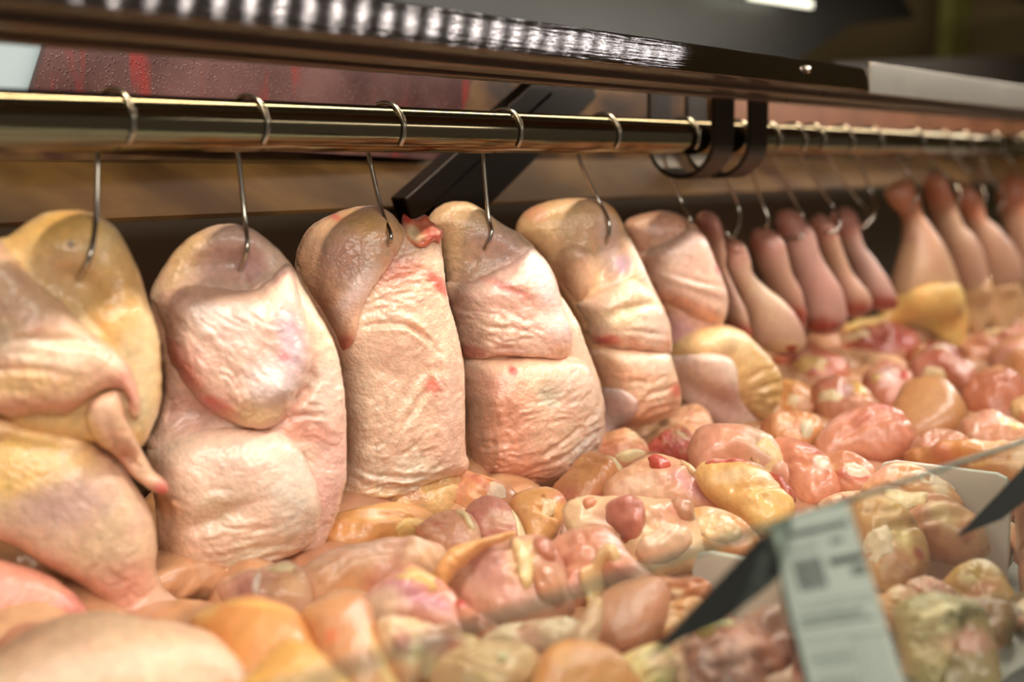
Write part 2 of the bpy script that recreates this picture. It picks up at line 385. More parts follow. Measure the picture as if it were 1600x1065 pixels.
# strap hangers
for i, px in enumerate((1063, 1120)):
    X = onY(px, 210, .76)[0]; U = []
    zc = PZ-.004; R = .043; wdt = .048; th = .005
    prof = [(-R, .12)]+[(-R*math.cos(a), zc-.0-R*math.sin(a)+.0) for a in np.linspace(0, math.pi, 25)]+[(R, .12)]
    V = []; F = []
    for k, (yy, zz) in enumerate(prof):
        if k in (0, len(prof)-1): s_in = (yy*(1-th/R), zz)
        else: s_in = (yy*(1-th/R), zc+(zz-zc)*(1-th/R))
        for xx in (X, X+wdt): V += [(xx, .76+yy, zz), (xx, .76+s_in[0], s_in[1])]
    n = len(prof)
    for k in range(n-1):
        a = 4*k; b = a+4
        F += [[a, b, b+2, a+2], [a+1, a+3, b+3, b+1], [a, a+1, b+1, b], [a+2, b+2, b+3, a+3]]
    F += [[0, 2, 3, 1], [4*n-4, 4*n-3, 4*n-1, 4*n-2]]
    r = empty('strap_hanger', (X, .76, .12), ('nearer' if i == 0 else 'farther')+' of the two dark steel U straps carrying the rail', 'hanger')
    mesh_obj('strap', V, F, DARKM, r, r.location, smooth=False)
    tube('bolt', [(X+.01, .76-R-.006, .105), (X+.01, .76-R, .105)], .004, HOOK, r, r.location, k=0, seg=8)

# lipped steel shelf above the rail
sh = empty('canopy_shelf', (1.6, .6, .08), 'long steel shelf with scratched bright lip above the rail', 'shelf')
x_j = onY(1356, 130, .6)[0]
slab('front_lip', [(.1, .598, .0765), (x_j, .598, .0765), (x_j, .6018, .102), (.1, .6018, .102)], (0, -.989, .147), .004, LIP, sh, sh.location, .0006)
box('shelf_underside', (.1, .602, .0765), (x_j, .655, .080), metal('shelf_steel', (120, 98, 86), .25), sh, sh.location)
box('inner_channel', (.1, .655, .070), (x_j, .70, .084), metal('channel_steel', (120, 100, 85), .3), sh, sh.location, .002)
box('rear_lip', (.1, .70, .066), (x_j, .722, .080), metal('rear_lip_steel', (100, 80, 68), .35), sh, sh.location, .002)
sh2 = empty('canopy_shelf', (3, .6, .08), 'dull grey continuation of the shelf beyond the butt joint at right', 'shelf')
box('front_lip', (x_j+.004, .598, .074), (4.9, .602, .109), metal('dull_steel', (165, 155, 140), .45, (30, 30, 30), .1), sh2, sh2.location, .0008)
box('shelf_underside', (x_j+.004, .602, .0765), (4.9, .655, .080), DARKM, sh2, sh2.location)
box('inner_channel', (x_j+.004, .655, .070), (4.9, .70, .084), bpy.data.materials['channel_steel'], sh2, sh2.location, .002)
box('rear_lip', (x_j+.004, .70, .066), (4.9, .722, .080), bpy.data.materials['rear_lip_steel'], sh2, sh2.location, .002)
for px in (1265,):
    A = onY(px, 108, .596); tag(tube('screw_head', [A, A+np.array([0, .004, 0])], .004, HOOK, sh, sh.location, k=0))
# small LED lamps in front above the shelf lip (they mirror in it)
em, nt, b = newmat('led_chip'); b.inputs['Emission Color'].default_value = (.85, .92, 1, 1); b.inputs['Emission Strength'].default_value = 34
st = empty('led_strip', (1.0, .46, .157), 'strip of small white diodes mounted above the scratched shelf lip', 'light strip')
box('carrier', (.3, .455, .160), (1.43, .47, .163), flat('strip_white', (60, 60, 60)), st, st.location)
ch = None
for i in range(35):
    X = .36+i*.031
    if ch is None: ch = box('diode', (X-.0022, .454, .1565), (X+.0022, .460, .160), em, st, st.location); X0 = X
    else:
        c = ch.copy(); COL.objects.link(c); c.parent = st; c.location = (X-X0, 0, 0)
# dark canopy and lit fittings above
can = empty('canopy_hood', (1.6, 1.2, .4), 'dark canopy hood filling the top edge of the view', 'hood')
P = [onY(560, -60, 1.3), onY(620, 20, 1.3), onY(900, 62, 1.3), onY(1245, 95, 1.3), onY(1330, 40, 1.3), onY(1430, 28, 1.3), onY(1380, -60, 1.3)]
slab('hood_panel', P, (0, -1, 0), .03, noisy('hood_paint', [(.35, (14, 13, 11)), (.65, (36, 32, 27))], 3., .35), can, can.location)
gl, nt, b = newmat('lit_tube'); b.inputs['Base Color'].default_value = (.9, .9, .8, 1); b.inputs['Emission Color'].default_value = (1, .95, .75, 1); b.inputs['Emission Strength'].default_value = 2.2
tag(slab('tube_light', [onY(1175, -14, 1.25), onY(1270, 2, 1.25), onY(1270, 12, 1.25), onY(1175, -2, 1.25)], (0, -1, 0), .01, gl, loc=onY(1200, 0, 1.25)), 'short bright white tube light at the top edge above the dark canopy', 'light')
tag(slab('green_pillar', [onY(1495, -60, 1.6), onY(1525, -60, 1.6), onY(1520, 95, 1.6), onY(1485, 95, 1.6)], (0, -1, 0), .05, flat('olive_paint', (140, 135, 60), .7), loc=onY(1500, 0, 1.6)), 'blurred olive green pillar at the upper right', 'pillar')
tag(slab('wall_cabinet', [onY(1522, -60, 1.62), onY(1800, -60, 1.62), onY(1800, 82, 1.62), onY(1519, 92, 1.62)], (0, -1, 0), .05, flat('brown_cabinet_paint', (92, 74, 46), .7), loc=onY(1600, 0, 1.62)), 'plain brown cabinet in the upper right corner beyond the pillar', 'cabinet')
tag(slab('dark_shelf_board', [onY(1300, 98, 1.1), onY(1800, 78, 1.1), onY(1800, 150, 1.1), onY(1310, 110, 1.1)], (0, -1, 0), .02, flat('dark_board', (38, 30, 22), .6), loc=onY(1500, 100, 1.1)), 'dark wedge shaped board above the dull grey shelf lip at right', 'board')
tag(slab('copper_panel', [onY(1130, 135, .99), onY(2000, 150, .99), onY(2000, 225, .99), onY(1130, 215, .99)], (0, -1, 0), .01, noisy('copper_brown', [(.3, (92, 48, 34)), (.5, (140, 92, 66)), (.7, (110, 74, 50))], 4., .35, .3), loc=onY(1500, 180, .99)), 'reddish brown stained panel behind the rail right of the strap hanger', 'panel')

# ================================================================ HOOKS
HOOKS = [ # top px, points below the rail, label
 (175, [(152, 228), (150, 330), (140, 395), (124, 428)], 'leftmost wire hook, in the yellow skinned half'),
 (385, [(370, 232), (380, 335), (381, 385), (374, 416)], 'wire hook in the half with the rounded pimpled wing'),
 (600, [(575, 238), (588, 330), (591, 360), (590, 376)], 'wire hook in the half with the torn red neck'),
 (785, [(755, 242), (757, 335), (756, 360), (748, 384)], 'wire hook left of the strap hanger in the wrinkled pink half'),
 (940, [(905, 246), (926, 310), (936, 345), (934, 376)], 'wire hook in the half with the yellow tipped shoulder'),
 (1066, [(1037, 246), (1055, 310), (1063, 338), (1062, 356)], 'wire hook just left of the strap hanger in the last chicken half'),
 (1150, [(1128, 262), (1148, 315), (1150, 345), (1136, 370), (1125, 360)], 'wire hook under the strap hanger carrying a drumstick'),
 (1196, [(1172, 250), (1184, 310), (1191, 340), (1188, 356)], 'first wire hook right of the strap hanger'),
 (1236, [(1212, 250), (1240, 318), (1252, 345), (1240, 368), (1226, 372)], 'second wire hook right of the strap hanger'),
 (1266, [(1255, 250), (1288, 310), (1302, 335), (1295, 358), (1280, 362)], 'third wire hook right of the strap hanger'),
 (1312, [(1298, 252), (1330, 305), (1344, 325), (1344, 348), (1334, 356)], 'fourth wire hook right of the strap hanger'),
 (1358, [(1342, 250), (1358, 300), (1363, 322), (1354, 342), (1345, 346)], 'fifth wire hook right of the strap hanger'),
 (1424, [(1402, 250), (1415, 275), (1420, 300), (1412, 325)], 'wire hook over the first whole leg at right'),
 (1468, [(1455, 252), (1472, 278), (1482, 300), (1478, 325)], 'wire hook over the second whole leg at right'),
 (1502, [(1500, 252), (1512, 275), (1524, 300), (1520, 325)], 'wire hook over the third whole leg at right'),
 (1550, [(1538, 262), (1550, 285), (1562, 305), (1556, 325)], 'bright wire hook near the right edge of the picture'),
 (1590, [(1580, 252), (1592, 285), (1602, 310), (1596, 330)], 'wire hook at the right edge over the last leg'),
]
NH = unit((-.62, -.78, 0))       # the hung halves face the aisle at a slant
HOOKX = [onY(h_[0], 205, .76)[0] for h_ in HOOKS]

# ================================================================ CHICKEN HALVES ON HOOKS
CREAM = (240, 214, 188); PINKS = (236, 188, 168); YEL = (236, 190, 116); RED = (190, 70, 58); GREY = (205, 182, 168); VIO = (206, 168, 166)
HUNG = []
def half(X, label, Y=.80, cell=2.8, name='chicken_half', cat='chicken half', group='chicken halves hung from the rail', at=(0, 0)):
    P = np.array([X, Y, 0.]); e = empty(name, (X, Y, -.05), label, cat, group)
    HUNG.append(Body(e, P, NH, cell)); return HUNG[-1]
# -- 1
B1 = half(HOOKX[0]-.01, 'leftmost hanging chicken half, yellow skinned with wing tip pointing down', cell=3.2)
relief(B1, 'body', [(-90,395),(0,372),(15,368),(45,345),(75,331),(110,328),(145,333),(178,352),(200,385),(216,420),(232,470),(247,515),(252,560),(252,625),(240,665),(222,697),(190,700),(140,690),(60,680),(0,670),(-90,660)],
       .042, SKIN, (236, 202, 146), a=.6, R=45, seed=1, mott=((238, 184, 104), .5), spots=[(180, 480, (38, 80, 10), (230, 168, 92), .7), (95, 350, 50, (232, 178, 96), .8), (205, 600, (40, 90, 0), (228, 206, 166), .7), (110, 415, 45, (214, 170, 130), .6), (111, 376, 5, (60, 20, 8), 1)],
       bumps=[(100, 385, 45, 30, 20, .006), (125, 440, 40, 25, 30, -.014), (180, 520, 60, 90, 0, .004)], creases=[([(60, 420), (85, 450), (130, 480), (180, 530)], 9, .003)], wr=[(190, 470, 60, 20, 12, .0012)])
relief(B1, 'wing', [(-90,372),(0,375),(25,395),(55,430),(85,455),(110,475),(140,505),(175,530),(200,560),(215,600),(218,640),(206,644),(195,625),(188,600),(160,600),(140,612),(110,635),(80,632),(40,640),(15,640),(0,635),(-90,625)],
       .030, SKIN, (232, 194, 158), a=.5, R=38, seed=2, mott=((226, 160, 132), .7), spots=[(60, 530, (110, 22, 8), (244, 220, 186), .7), (60, 620, (110, 18, 0), (210, 120, 92), .6), (30, 580, (90, 22, 0), (236, 190, 120), .6), (200, 590, 35, (218, 140, 124), .7)],
       creases=[([(-60, 520), (60, 515), (140, 525), (190, 560)], 7, .004), ([(-60, 560), (60, 560), (130, 572)], 5, .003), ([(190, 600), (203, 625), (212, 645)], 4, .004)], wr=[(60, 610, 90, 80, 9, .0016), (20, 560, 90, 0, 12, .0015)], jag=2)
relief(B1, 'wing_tip', [(132,640),(142,612),(165,598),(185,600),(195,635),(208,668),(222,700),(240,732),(262,753),(261,768),(245,769),(225,757),(200,737),(180,712),(155,692),(142,668)],
       .015, SKIN, (234, 190, 156), seed=3, R=18, mott=((224, 150, 126), .7), spots=[(252, 762, 16, (205, 90, 84), .9), (148, 670, (14, 50, -30), (238, 192, 120), .8)], creases=[([(160, 620), (180, 680), (235, 750)], 5, .003)], wr=[(190, 690, 70, 60, 8, .0014)], sink=-.004)
relief(B1, 'leg', [(-90,630),(0,640),(40,655),(90,668),(130,678),(160,698),(190,728),(215,765),(238,805),(246,850),(246,895),(260,925),(285,945),(305,970),(304,990),(285,1003),(262,1000),(235,990),(205,980),(180,965),(155,935),(110,905),(70,885),(30,860),(0,845),(-90,800)],
       .052, SKIN, (232, 196, 160), a=.7, R=60, back=.7, seed=4, off=.006, mott=((222, 172, 148), .6), spots=[(30, 710, (110, 55, 10), (238, 190, 106), .95), (100, 770, (80, 42, -15), (206, 166, 156), .8), (190, 900, (55, 45, 40), (232, 156, 134), .8), (160, 840, 50, (222, 190, 150), .5), (270, 975, 40, (238, 196, 180), .8)],
       bumps=[(262, 965, 38, 28, 40, .008), (205, 915, 20, 60, -50, -.003)], creases=[([(175, 945), (215, 925), (250, 905)], 5, .002)], wr=[(190, 890, 60, 160, 9, .0016), (80, 760, 90, 30, 16, .0008)], sink=.012)
# -- 2
B2 = half(HOOKX[1], 'second chicken half from the left, with a large round pimpled wing fold', cell=2.6)
relief(B2, 'body', [(234,462),(240,443),(252,422),(275,390),(300,368),(330,354),(365,350),(395,358),(425,380),(445,400),(460,420),(472,445),(495,485),(515,520),(530,560),(538,620),(541,700),(540,745),(530,790),(515,830),(502,855),(480,870),(450,877),(420,893),(385,905),(350,918),(320,929),(300,925),(275,915),(257,890),(248,850),(243,800),(240,770),(235,740),(232,710),(228,690),(240,670),(250,640),(256,600),(250,550),(240,500)],
       .040, SKIN, (238, 206, 182), a=.55, R=40, seed=5, mott=((236, 178, 158), .6), spots=[(350, 400, (70, 40, -10), (206, 164, 150), .9), (395, 412, 22, (226, 178, 174), .9), (285, 400, (28, 50, 35), (230, 186, 132), .8), (470, 470, (35, 90, -30), (238, 214, 176), .7), (500, 600, (30, 50, 0), (236, 216, 196), .6), (470, 660, (60, 22, 20), (228, 140, 116), .6), (290, 630, 40, (214, 164, 150), .6), (505, 740, (30, 90, 10), (240, 184, 170), .7)],
       bumps=[(360, 415, 60, 28, 0, -.020), (440, 470, 30, 70, -20, .006), (300, 640, 60, 25, 0, -.012), (480, 690, 40, 30, 30, -.004)],
       creases=[([(425, 655), (455, 640), (500, 640)], 4, .004), ([(470, 560), (480, 590), (450, 620), (435, 650)], 7, .006), ([(450, 690), (470, 705), (490, 720)], 3, .002), ([(245, 690), (280, 660), (350, 650)], 5, .004), ([(378, 425), (382, 440)], 5, .004)],
       wr=[(290, 625, 60, -30, 7, .0022), (490, 640, 60, 5, 9, .0020), (500, 720, 70, 20, 9, .0014), (450, 860, 80, -20, 10, .002)])
relief(B2, 'thigh', [(228,702),(250,685),(290,667),(340,658),(400,656),(432,664),(462,690),(482,730),(492,770),(492,810),(478,842),(440,862),(390,872),(340,885),(305,905),(280,905),(258,880),(246,830),(242,780),(233,740)],
       .030, SKIN, (240, 208, 182), a=.85, R=60, seed=6, smoothbase=24, mott=((240, 196, 172), .5), spots=[(400, 720, (90, 60, 0), (240, 206, 186), .6), (320, 770, (60, 25, -20), (206, 176, 140), .7), (440, 760, (40, 60, 10), (226, 214, 194), .7), (255, 775, 20, (232, 150, 90), .8), (270, 830, (25, 60, 0), (228, 178, 136), .7), (395, 840, (70, 25, -12), (228, 212, 184), .7)],
       bumps=[(330, 785, 60, 14, -22, -.005), (420, 760, 60, 50, 0, .004), (400, 835, 80, 10, -10, -.003)], creases=[([(330, 870), (400, 850), (470, 842)], 4, .003), ([(340, 810), (400, 800), (440, 790)], 5, .0015), ([(252, 760), (262, 790), (250, 830)], 4, .003), ([(245, 775), (262, 760), (280, 765)], 4, .003)],
       wr=[(275, 850, 60, 70, 10, .0028), (400, 850, 90, -12, 11, .0024), (340, 790, 80, -15, 14, .0018)])
relief(B2, 'skin_flap', [(305,925),(310,895),(325,872),(350,862),(375,870),(390,888),(430,890),(470,875),(500,858),(508,866),(480,885),(440,905),(400,912),(360,915),(330,925)],
       .010, SKIN, (240, 200, 168), seed=7, R=14, mott=((236, 176, 146), .6), creases=[([(330, 915), (345, 880), (380, 890)], 4, .003)], sink=-.001)
relief(B2, 'wing', [(236,464),(262,444),(300,440),(350,447),(388,446),(414,433),(436,410),(452,412),(462,445),(470,490),(480,530),(480,557),(470,585),(455,605),(446,630),(430,648),(405,657),(370,655),(340,642),(310,622),(290,600),(270,572),(258,545),(252,510),(243,485)],
       .032, SKIN, (238, 202, 180), a=.5, R=42, seed=8, mott=((234, 174, 156), .7), smoothbase=20, spots=[(350, 490, (70, 40, 25), (240, 216, 200), .7), (275, 560, (20, 60, -35), (226, 132, 112), .8), (335, 625, (30, 18, 30), (212, 84, 78), .8), (395, 630, (50, 25, -10), (226, 184, 130), .8), (415, 575, 40, (236, 216, 210), .8), (440, 520, (22, 50, -10), (222, 190, 196), .9), (427, 542, 10, (214, 120, 126), .8), (320, 450, (80, 14, 0), (226, 172, 136), .7)],
       bumps=[(418, 588, 28, 22, 0, .006), (430, 545, 20, 30, 0, .003), (400, 480, 50, 30, 30, .003), (400, 625, 50, 16, -10, -.003)], creases=[([(438, 470), (452, 520), (475, 548)], 6, .003)], wr=[(350, 480, 110, 35, 11, .0022), (320, 590, 90, 50, 8, .0022), (400, 640, 70, 80, 8, .0016)], jag=2, sink=.001)
# -- 3
B3 = half(HOOKX[2], 'third chicken half from the left, with a torn red scrap of meat at the neck', cell=2.5)
relief(B3, 'body', [(462,425),(464,392),(480,360),(510,338),(545,326),(580,321),(606,331),(625,350),(640,356),(660,345),(684,354),(688,385),(692,420),(697,460),(705,490),(715,530),(722,570),(724,640),(726,700),(731,717),(728,733),(715,742),(690,745),(660,757),(640,768),(610,783),(580,796),(560,798),(538,788),(527,778),(536,745),(540,700),(536,640),(528,570),(510,530),(492,500),(475,470)],
       .044, SKIN, (240, 206, 178), a=.5, R=42, seed=9, mott=((238, 184, 156), .6), spots=[(600, 420, (50, 22, -10), (226, 128, 104), .7), (675, 440, (30, 10, 40), (212, 70, 58), .8), (640, 360, (50, 30, 0), (226, 180, 142), .7), (590, 640, (60, 80, 0), (242, 204, 172), .6), (620, 730, (70, 40, 0), (234, 216, 190), .7), (663, 593, 14, (228, 120, 98), .9), (570, 770, (60, 22, -8), (236, 192, 136), .8), (690, 640, (24, 90, 0), (242, 196, 176), .6), (600, 360, 40, (220, 182, 160), .7)],
       bumps=[(600, 520, 70, 40, 0, .006), (590, 640, 60, 70, 0, .005), (680, 640, 18, 110, 0, .006), (625, 600, 10, 50, 30, -.003)],
       creases=[([(545, 508), (580, 498), (620, 500), (650, 520), (672, 545)], 4, .006), ([(672, 545), (665, 570), (650, 600), (625, 640), (600, 670)], 5, .0035), ([(560, 470), (600, 455), (640, 450)], 3, .002), ([(552, 485), (590, 474), (625, 476)], 3, .002), ([(538, 718), (580, 732), (640, 735), (700, 728)], 4, .004), ([(538, 735), (580, 752), (630, 752), (680, 738)], 5, .006), ([(545, 770), (590, 775), (640, 755)], 4, .003), ([(655, 660), (630, 690), (600, 700)], 3, .002), ([(600, 650), (585, 690), (575, 700)], 4, .002)],
       wr=[(610, 450, 60, -12, 7, .0032), (640, 620, 90, -55, 9, .0022), (600, 755, 90, -8, 10, .0036), (700, 600, 60, 85, 8, .002), (600, 690, 70, -45, 10, .0024)])
relief(B3, 'wing', [(466,432),(462,400),(478,362),(510,338),(545,326),(585,322),(612,335),(624,362),(612,388),(596,412),(578,437),(560,462),(550,490),(545,520),(535,540),(527,547),(520,532),(512,512),(495,482),(478,455)],
       .026, SKIN, (232, 192, 158), a=.7, R=36, seed=10, mott=((222, 160, 130), .6), spots=[(570, 345, (50, 22, 10), (232, 180, 110), .8), (520, 400, 30, (206, 148, 132), .7), (540, 450, (18, 50, 35), (236, 206, 194), .9), (530, 530, 16, (214, 104, 88), .8), (520, 337, 7, (222, 110, 100), .9), (480, 380, 22, (198, 156, 130), .7)],
       bumps=[(540, 440, 14, 50, 35, .004)], creases=[([(575, 370), (605, 400), (612, 440)], 6, .004), ([(505, 345), (492, 380), (480, 430)], 5, .0015)], wr=[(500, 390, 60, 110, 9, .0012)])
relief(B3, 'meat_scrap', [(623,362),(630,345),(634,332),(642,340),(655,338),(668,333),(673,342),(686,357),(692,358),(686,372),(678,380),(668,372),(655,382),(640,384),(628,378)],
       .014, MEAT, (226, 140, 110), seed=11, R=9, lump=.003, lumpf=18, mott=((206, 70, 50), .8), spots=[(635, 362, 12, (240, 206, 160), .9), (688, 360, 9, (170, 36, 24), 1), (633, 340, 8, (200, 50, 34), .9)], jag=3, wr=[(655, 360, 60, 50, 7, .003)], label='torn red and cream scrap of neck meat')
# -- 4
B4 = half(HOOKX[3], 'fourth chicken half from the left, wing folded flat over a wrinkled reddish thigh', cell=2.4)
relief(B4, 'body', [(666,350),(680,326),(705,315),(735,317),(760,332),(790,353),(815,367),(840,393),(862,425),(868,450),(882,470),(900,500),(915,540),(926,570),(936,600),(939,640),(935,680),(925,705),(890,740),(860,750),(800,740),(745,738),(730,720),(727,680),(724,630),(722,560),(712,500),(700,450),(692,400),(684,370)],
       .040, SKIN, (238, 202, 170), a=.55, R=42, seed=12, mott=((232, 178, 148), .6), spots=[(715, 350, 50, (234, 192, 140), .8), (770, 385, (50, 28, 20), (214, 172, 158), .8), (880, 500, (30, 60, -25), (238, 200, 176), .7), (850, 430, (14, 50, -25), (240, 214, 170), .8)],
       bumps=[(745, 400, 40, 22, -10, -.005), (810, 390, 30, 20, 30, .004)], creases=[([(738, 385), (730, 410), (712, 430)], 6, .002)], wr=[(720, 420, 60, -15, 8, .0014)])
relief(B4, 'thigh', [(721,562),(760,553),(820,548),(872,548),(902,558),(926,590),(937,630),(936,680),(925,706),(900,735),(872,758),(832,768),(795,768),(765,755),(745,745),(733,740),(728,700),(723,630)],
       .034, SKIN, (240, 202, 172), a=.6, R=45, seed=13, smoothbase=22, mott=((236, 178, 148), .65), spots=[(770, 650, (34, 70, 5), (224, 136, 104), .55), (790, 720, (60, 36, 0), (226, 136, 102), .55), (835, 605, 22, (206, 196, 170), .8), (900, 680, (25, 50, 30), (222, 206, 192), .8), (778, 568, 6, (210, 60, 50), .9), (750, 590, 20, (236, 164, 140), .6), (880, 600, (40, 40, 0), (244, 206, 182), .7)],
       bumps=[(838, 612, 20, 16, 0, -.004), (760, 610, 25, 25, 0, .003)],
       creases=[([(735, 738), (760, 745), (800, 742), (840, 735)], 3, .003), ([(780, 700), (830, 690), (880, 650), (905, 625), (928, 622)], 3.5, .0035), ([(800, 720), (850, 700), (890, 670), (925, 655)], 3.5, .0035), ([(840, 760), (870, 720), (900, 690), (930, 680)], 4, .003), ([(860, 745), (880, 700), (905, 672)], 4, .003), ([(772, 560), (762, 600), (778, 650)], 6, .0012), ([(740, 700), (770, 695), (800, 705)], 3, .002)],
       wr=[(820, 710, 120, -22, 8, .0044), (900, 650, 70, -35, 9, .0032), (750, 670, 60, 80, 8, .0024), (770, 740, 70, 5, 7, .0026)], jag=1.5)
relief(B4, 'wing', [(694,442),(730,432),(765,418),(792,400),(818,383),(842,395),(860,425),(868,455),(870,480),(879,510),(879,535),(868,551),(840,553),(800,549),(765,550),(740,556),(722,558),(714,530),(706,490),(698,462)],
       .028, SKIN, (240, 202, 180), a=.45, R=40, seed=14, smoothbase=22, mott=((234, 176, 158), .65), spots=[(830, 430, (25, 50, -25), (238, 214, 210), .8), (775, 445, (40, 8, 25), (224, 110, 104), .6), (850, 500, (28, 20, 0), (242, 222, 212), .8), (740, 520, 40, (232, 190, 156), .6), (860, 540, (25, 12, 0), (226, 170, 124), .7), (725, 545, (20, 12, 0), (218, 120, 110), .7)],
       bumps=[(845, 505, 30, 22, 0, .005), (800, 440, 40, 18, 20, .003), (760, 480, 60, 14, 0, -.003)], creases=[([(740, 440), (780, 448), (815, 465)], 5, .0025), ([(712, 490), (760, 505), (820, 505)], 4, .002)], wr=[(760, 510, 80, 5, 8, .0030), (830, 540, 60, 85, 6, .0018), (720, 480, 50, 0, 7, .002)], jag=2)
# -- 5
B5 = half(HOOKX[4], 'fifth chicken half from the left, golden shoulder above a creased folded wing', cell=2.6)
relief(B5, 'body', [(807,366),(812,340),(835,322),(870,312),(910,309),(945,316),(965,335),(976,360),(990,385),(1002,412),(1017,445),(1035,480),(1043,510),(1043,545),(1055,590),(1058,620),(1050,640),(1010,650),(985,660),(955,655),(938,620),(930,590),(918,550),(900,500),(870,450),(850,412),(828,385)],
       .040, SKIN, (236, 196, 152), a=.55, R=40, seed=15, mott=((226, 172, 134), .6), spots=[(870, 340, (60, 22, -10), (232, 190, 130), .7), (953, 322, 12, (232, 160, 56), 1), (940, 380, (22, 60, -10), (216, 184, 172), .7), (960, 410, 14, (202, 160, 176), .8), (1000, 420, (20, 50, -30), (238, 210, 196), .7), (830, 330, 16, (226, 156, 124), .8)],
       bumps=[(960, 400, 12, 30, -15, -.008), (925, 400, 14, 50, 0, -.005)], creases=[([(940, 375), (935, 410), (915, 450)], 5, .004), ([(975, 385), (960, 420), (925, 450)], 5, .003)], wr=[(960, 440, 60, -30, 10, .002)])
relief(B5, 'upper_wing', [(852,402),(866,384),(890,378),(912,392),(918,415),(912,440),(905,458),(893,471),(880,458),(864,430)], .016, SKIN, (238, 200, 162), seed=16, R=24, mott=((232, 170, 136), .6), wr=[(890, 430, 50, 60, 8, .001)])
relief(B5, 'thigh', [(918,545),(960,537),(1010,540),(1038,548),(1050,585),(1058,620),(1056,645),(1036,656),(1000,668),(986,684),(962,676),(948,650),(936,600)],
       .026, SKIN, (240, 202, 170), seed=17, R=35, mott=((234, 172, 136), .6), spots=[(1035, 600, (14, 12, 0), (214, 80, 60), .8), (980, 575, (40, 10, 0), (236, 160, 120), .6), (1000, 650, (50, 16, 0), (232, 150, 100), .6), (1000, 555, (40, 20, 0), (244, 214, 188), .7)],
       creases=[([(975, 640), (985, 610), (1010, 598), (1050, 590)], 4, .005), ([(975, 655), (1000, 630), (1050, 622)], 4, .004), ([(985, 672), (1010, 645), (1055, 638)], 4, .004), ([(950, 590), (970, 585), (990, 590)], 3, .002)], wr=[(1000, 630, 70, -20, 8, .0036), (990, 590, 40, 80, 7, .002)])
relief(B5, 'drumstick', [(934,604),(952,598),(970,610),(975,630),(970,652),(955,678),(938,698),(922,704),(930,675),(938,640)], .018, SKIN, (226, 200, 192), seed=18, R=18, mott=((222, 176, 166), .6))
relief(B5, 'wing', [(893,472),(915,455),(940,441),(965,431),(990,438),(1012,453),(1030,480),(1043,510),(1043,548),(1020,545),(980,541),(940,537),(918,533),(905,503)],
       .026, SKIN, (240, 206, 176), seed=19, R=34, mott=((232, 178, 150), .6), spots=[(930, 525, (14, 9, 0), (206, 60, 66), .9), (990, 528, (60, 12, 0), (222, 150, 116), .7), (960, 480, (60, 16, -15), (226, 206, 156), .6), (1000, 500, 30, (242, 216, 196), .7)],
       bumps=[(965, 475, 50, 12, -18, -.004)], creases=[([(905, 500), (940, 480), (990, 470), (1020, 480)], 5, .004), ([(920, 515), (960, 508), (1035, 520)], 4, .002)], wr=[(980, 520, 80, 85, 8, .0026), (960, 480, 60, -20, 9, .002)], jag=2)
# -- 6
B6 = half(HOOKX[5], 'sixth chicken half, its pale leg resting on the pile left of the drumsticks', cell=2.6)
relief(B6, 'body', [(975,352),(995,336),(1035,330),(1068,337),(1090,355),(1105,380),(1114,402),(1126,440),(1133,480),(1128,505),(1125,540),(1080,560),(1045,550),(1040,515),(1035,490),(1015,450),(1000,412),(985,380)],
       .032, SKIN, (222, 176, 148), seed=20, R=36, mott=((206, 152, 132), .6), spots=[(1045, 345, 30, (224, 160, 126), .7), (1050, 520, 30, (190, 140, 140), .8)])
relief(B6, 'wing', [(990,395),(1030,372),(1068,352),(1090,360),(1105,386),(1116,415),(1131,450),(1134,480),(1124,502),(1090,500),(1060,488),(1025,468),(1012,442),(1000,415)],
       .024, SKIN, (236, 200, 178), seed=21, R=34, mott=((226, 172, 152), .6), spots=[(1105, 418, 9, (222, 90, 90), .8), (1060, 475, (60, 12, 22), (216, 142, 110), .8), (1050, 380, (50, 16, -20), (204, 160, 140), .6)], bumps=[(1060, 440, 60, 6, 18, .003)], creases=[([(1010, 420), (1060, 435), (1115, 445)], 4, .002)], wr=[(1070, 470, 60, 80, 8, .002)], jag=2)
relief(B6, 'thigh', [(1042,540),(1060,518),(1085,507),(1120,505),(1155,515),(1185,540),(1210,570),(1217,600),(1210,632),(1195,652),(1178,652),(1150,635),(1100,610),(1060,590),(1045,565)],
       .040, SKIN, (232, 190, 134), seed=22, R=40, a=.7, off=.006, mott=((226, 176, 110), .7), spots=[(1110, 530, (50, 25, 0), (238, 206, 160), .7), (1195, 600, (24, 40, 0), (224, 176, 104), .7)], creases=[([(1140, 590), (1170, 575), (1205, 572)], 4, .004), ([(1150, 610), (1180, 595), (1210, 590)], 4, .004), ([(1160, 630), (1185, 615), (1212, 610)], 4, .004)], wr=[(1180, 600, 60, -25, 9, .005)])
relief(B6, 'drumstick', [(1036,560),(1052,546),(1095,543),(1125,558),(1132,590),(1142,615),(1165,638),(1185,658),(1196,680),(1180,686),(1150,678),(1120,668),(1095,650),(1068,632),(1055,602),(1044,580)],
       .032, SKIN, (242, 214, 196), seed=23, R=34, a=.75, mott=((238, 200, 184), .6), spots=[(1120, 630, 35, (236, 176, 162), .7), (1185, 672, 14, (236, 224, 204), .9)], label='pale drumstick with cut white end')

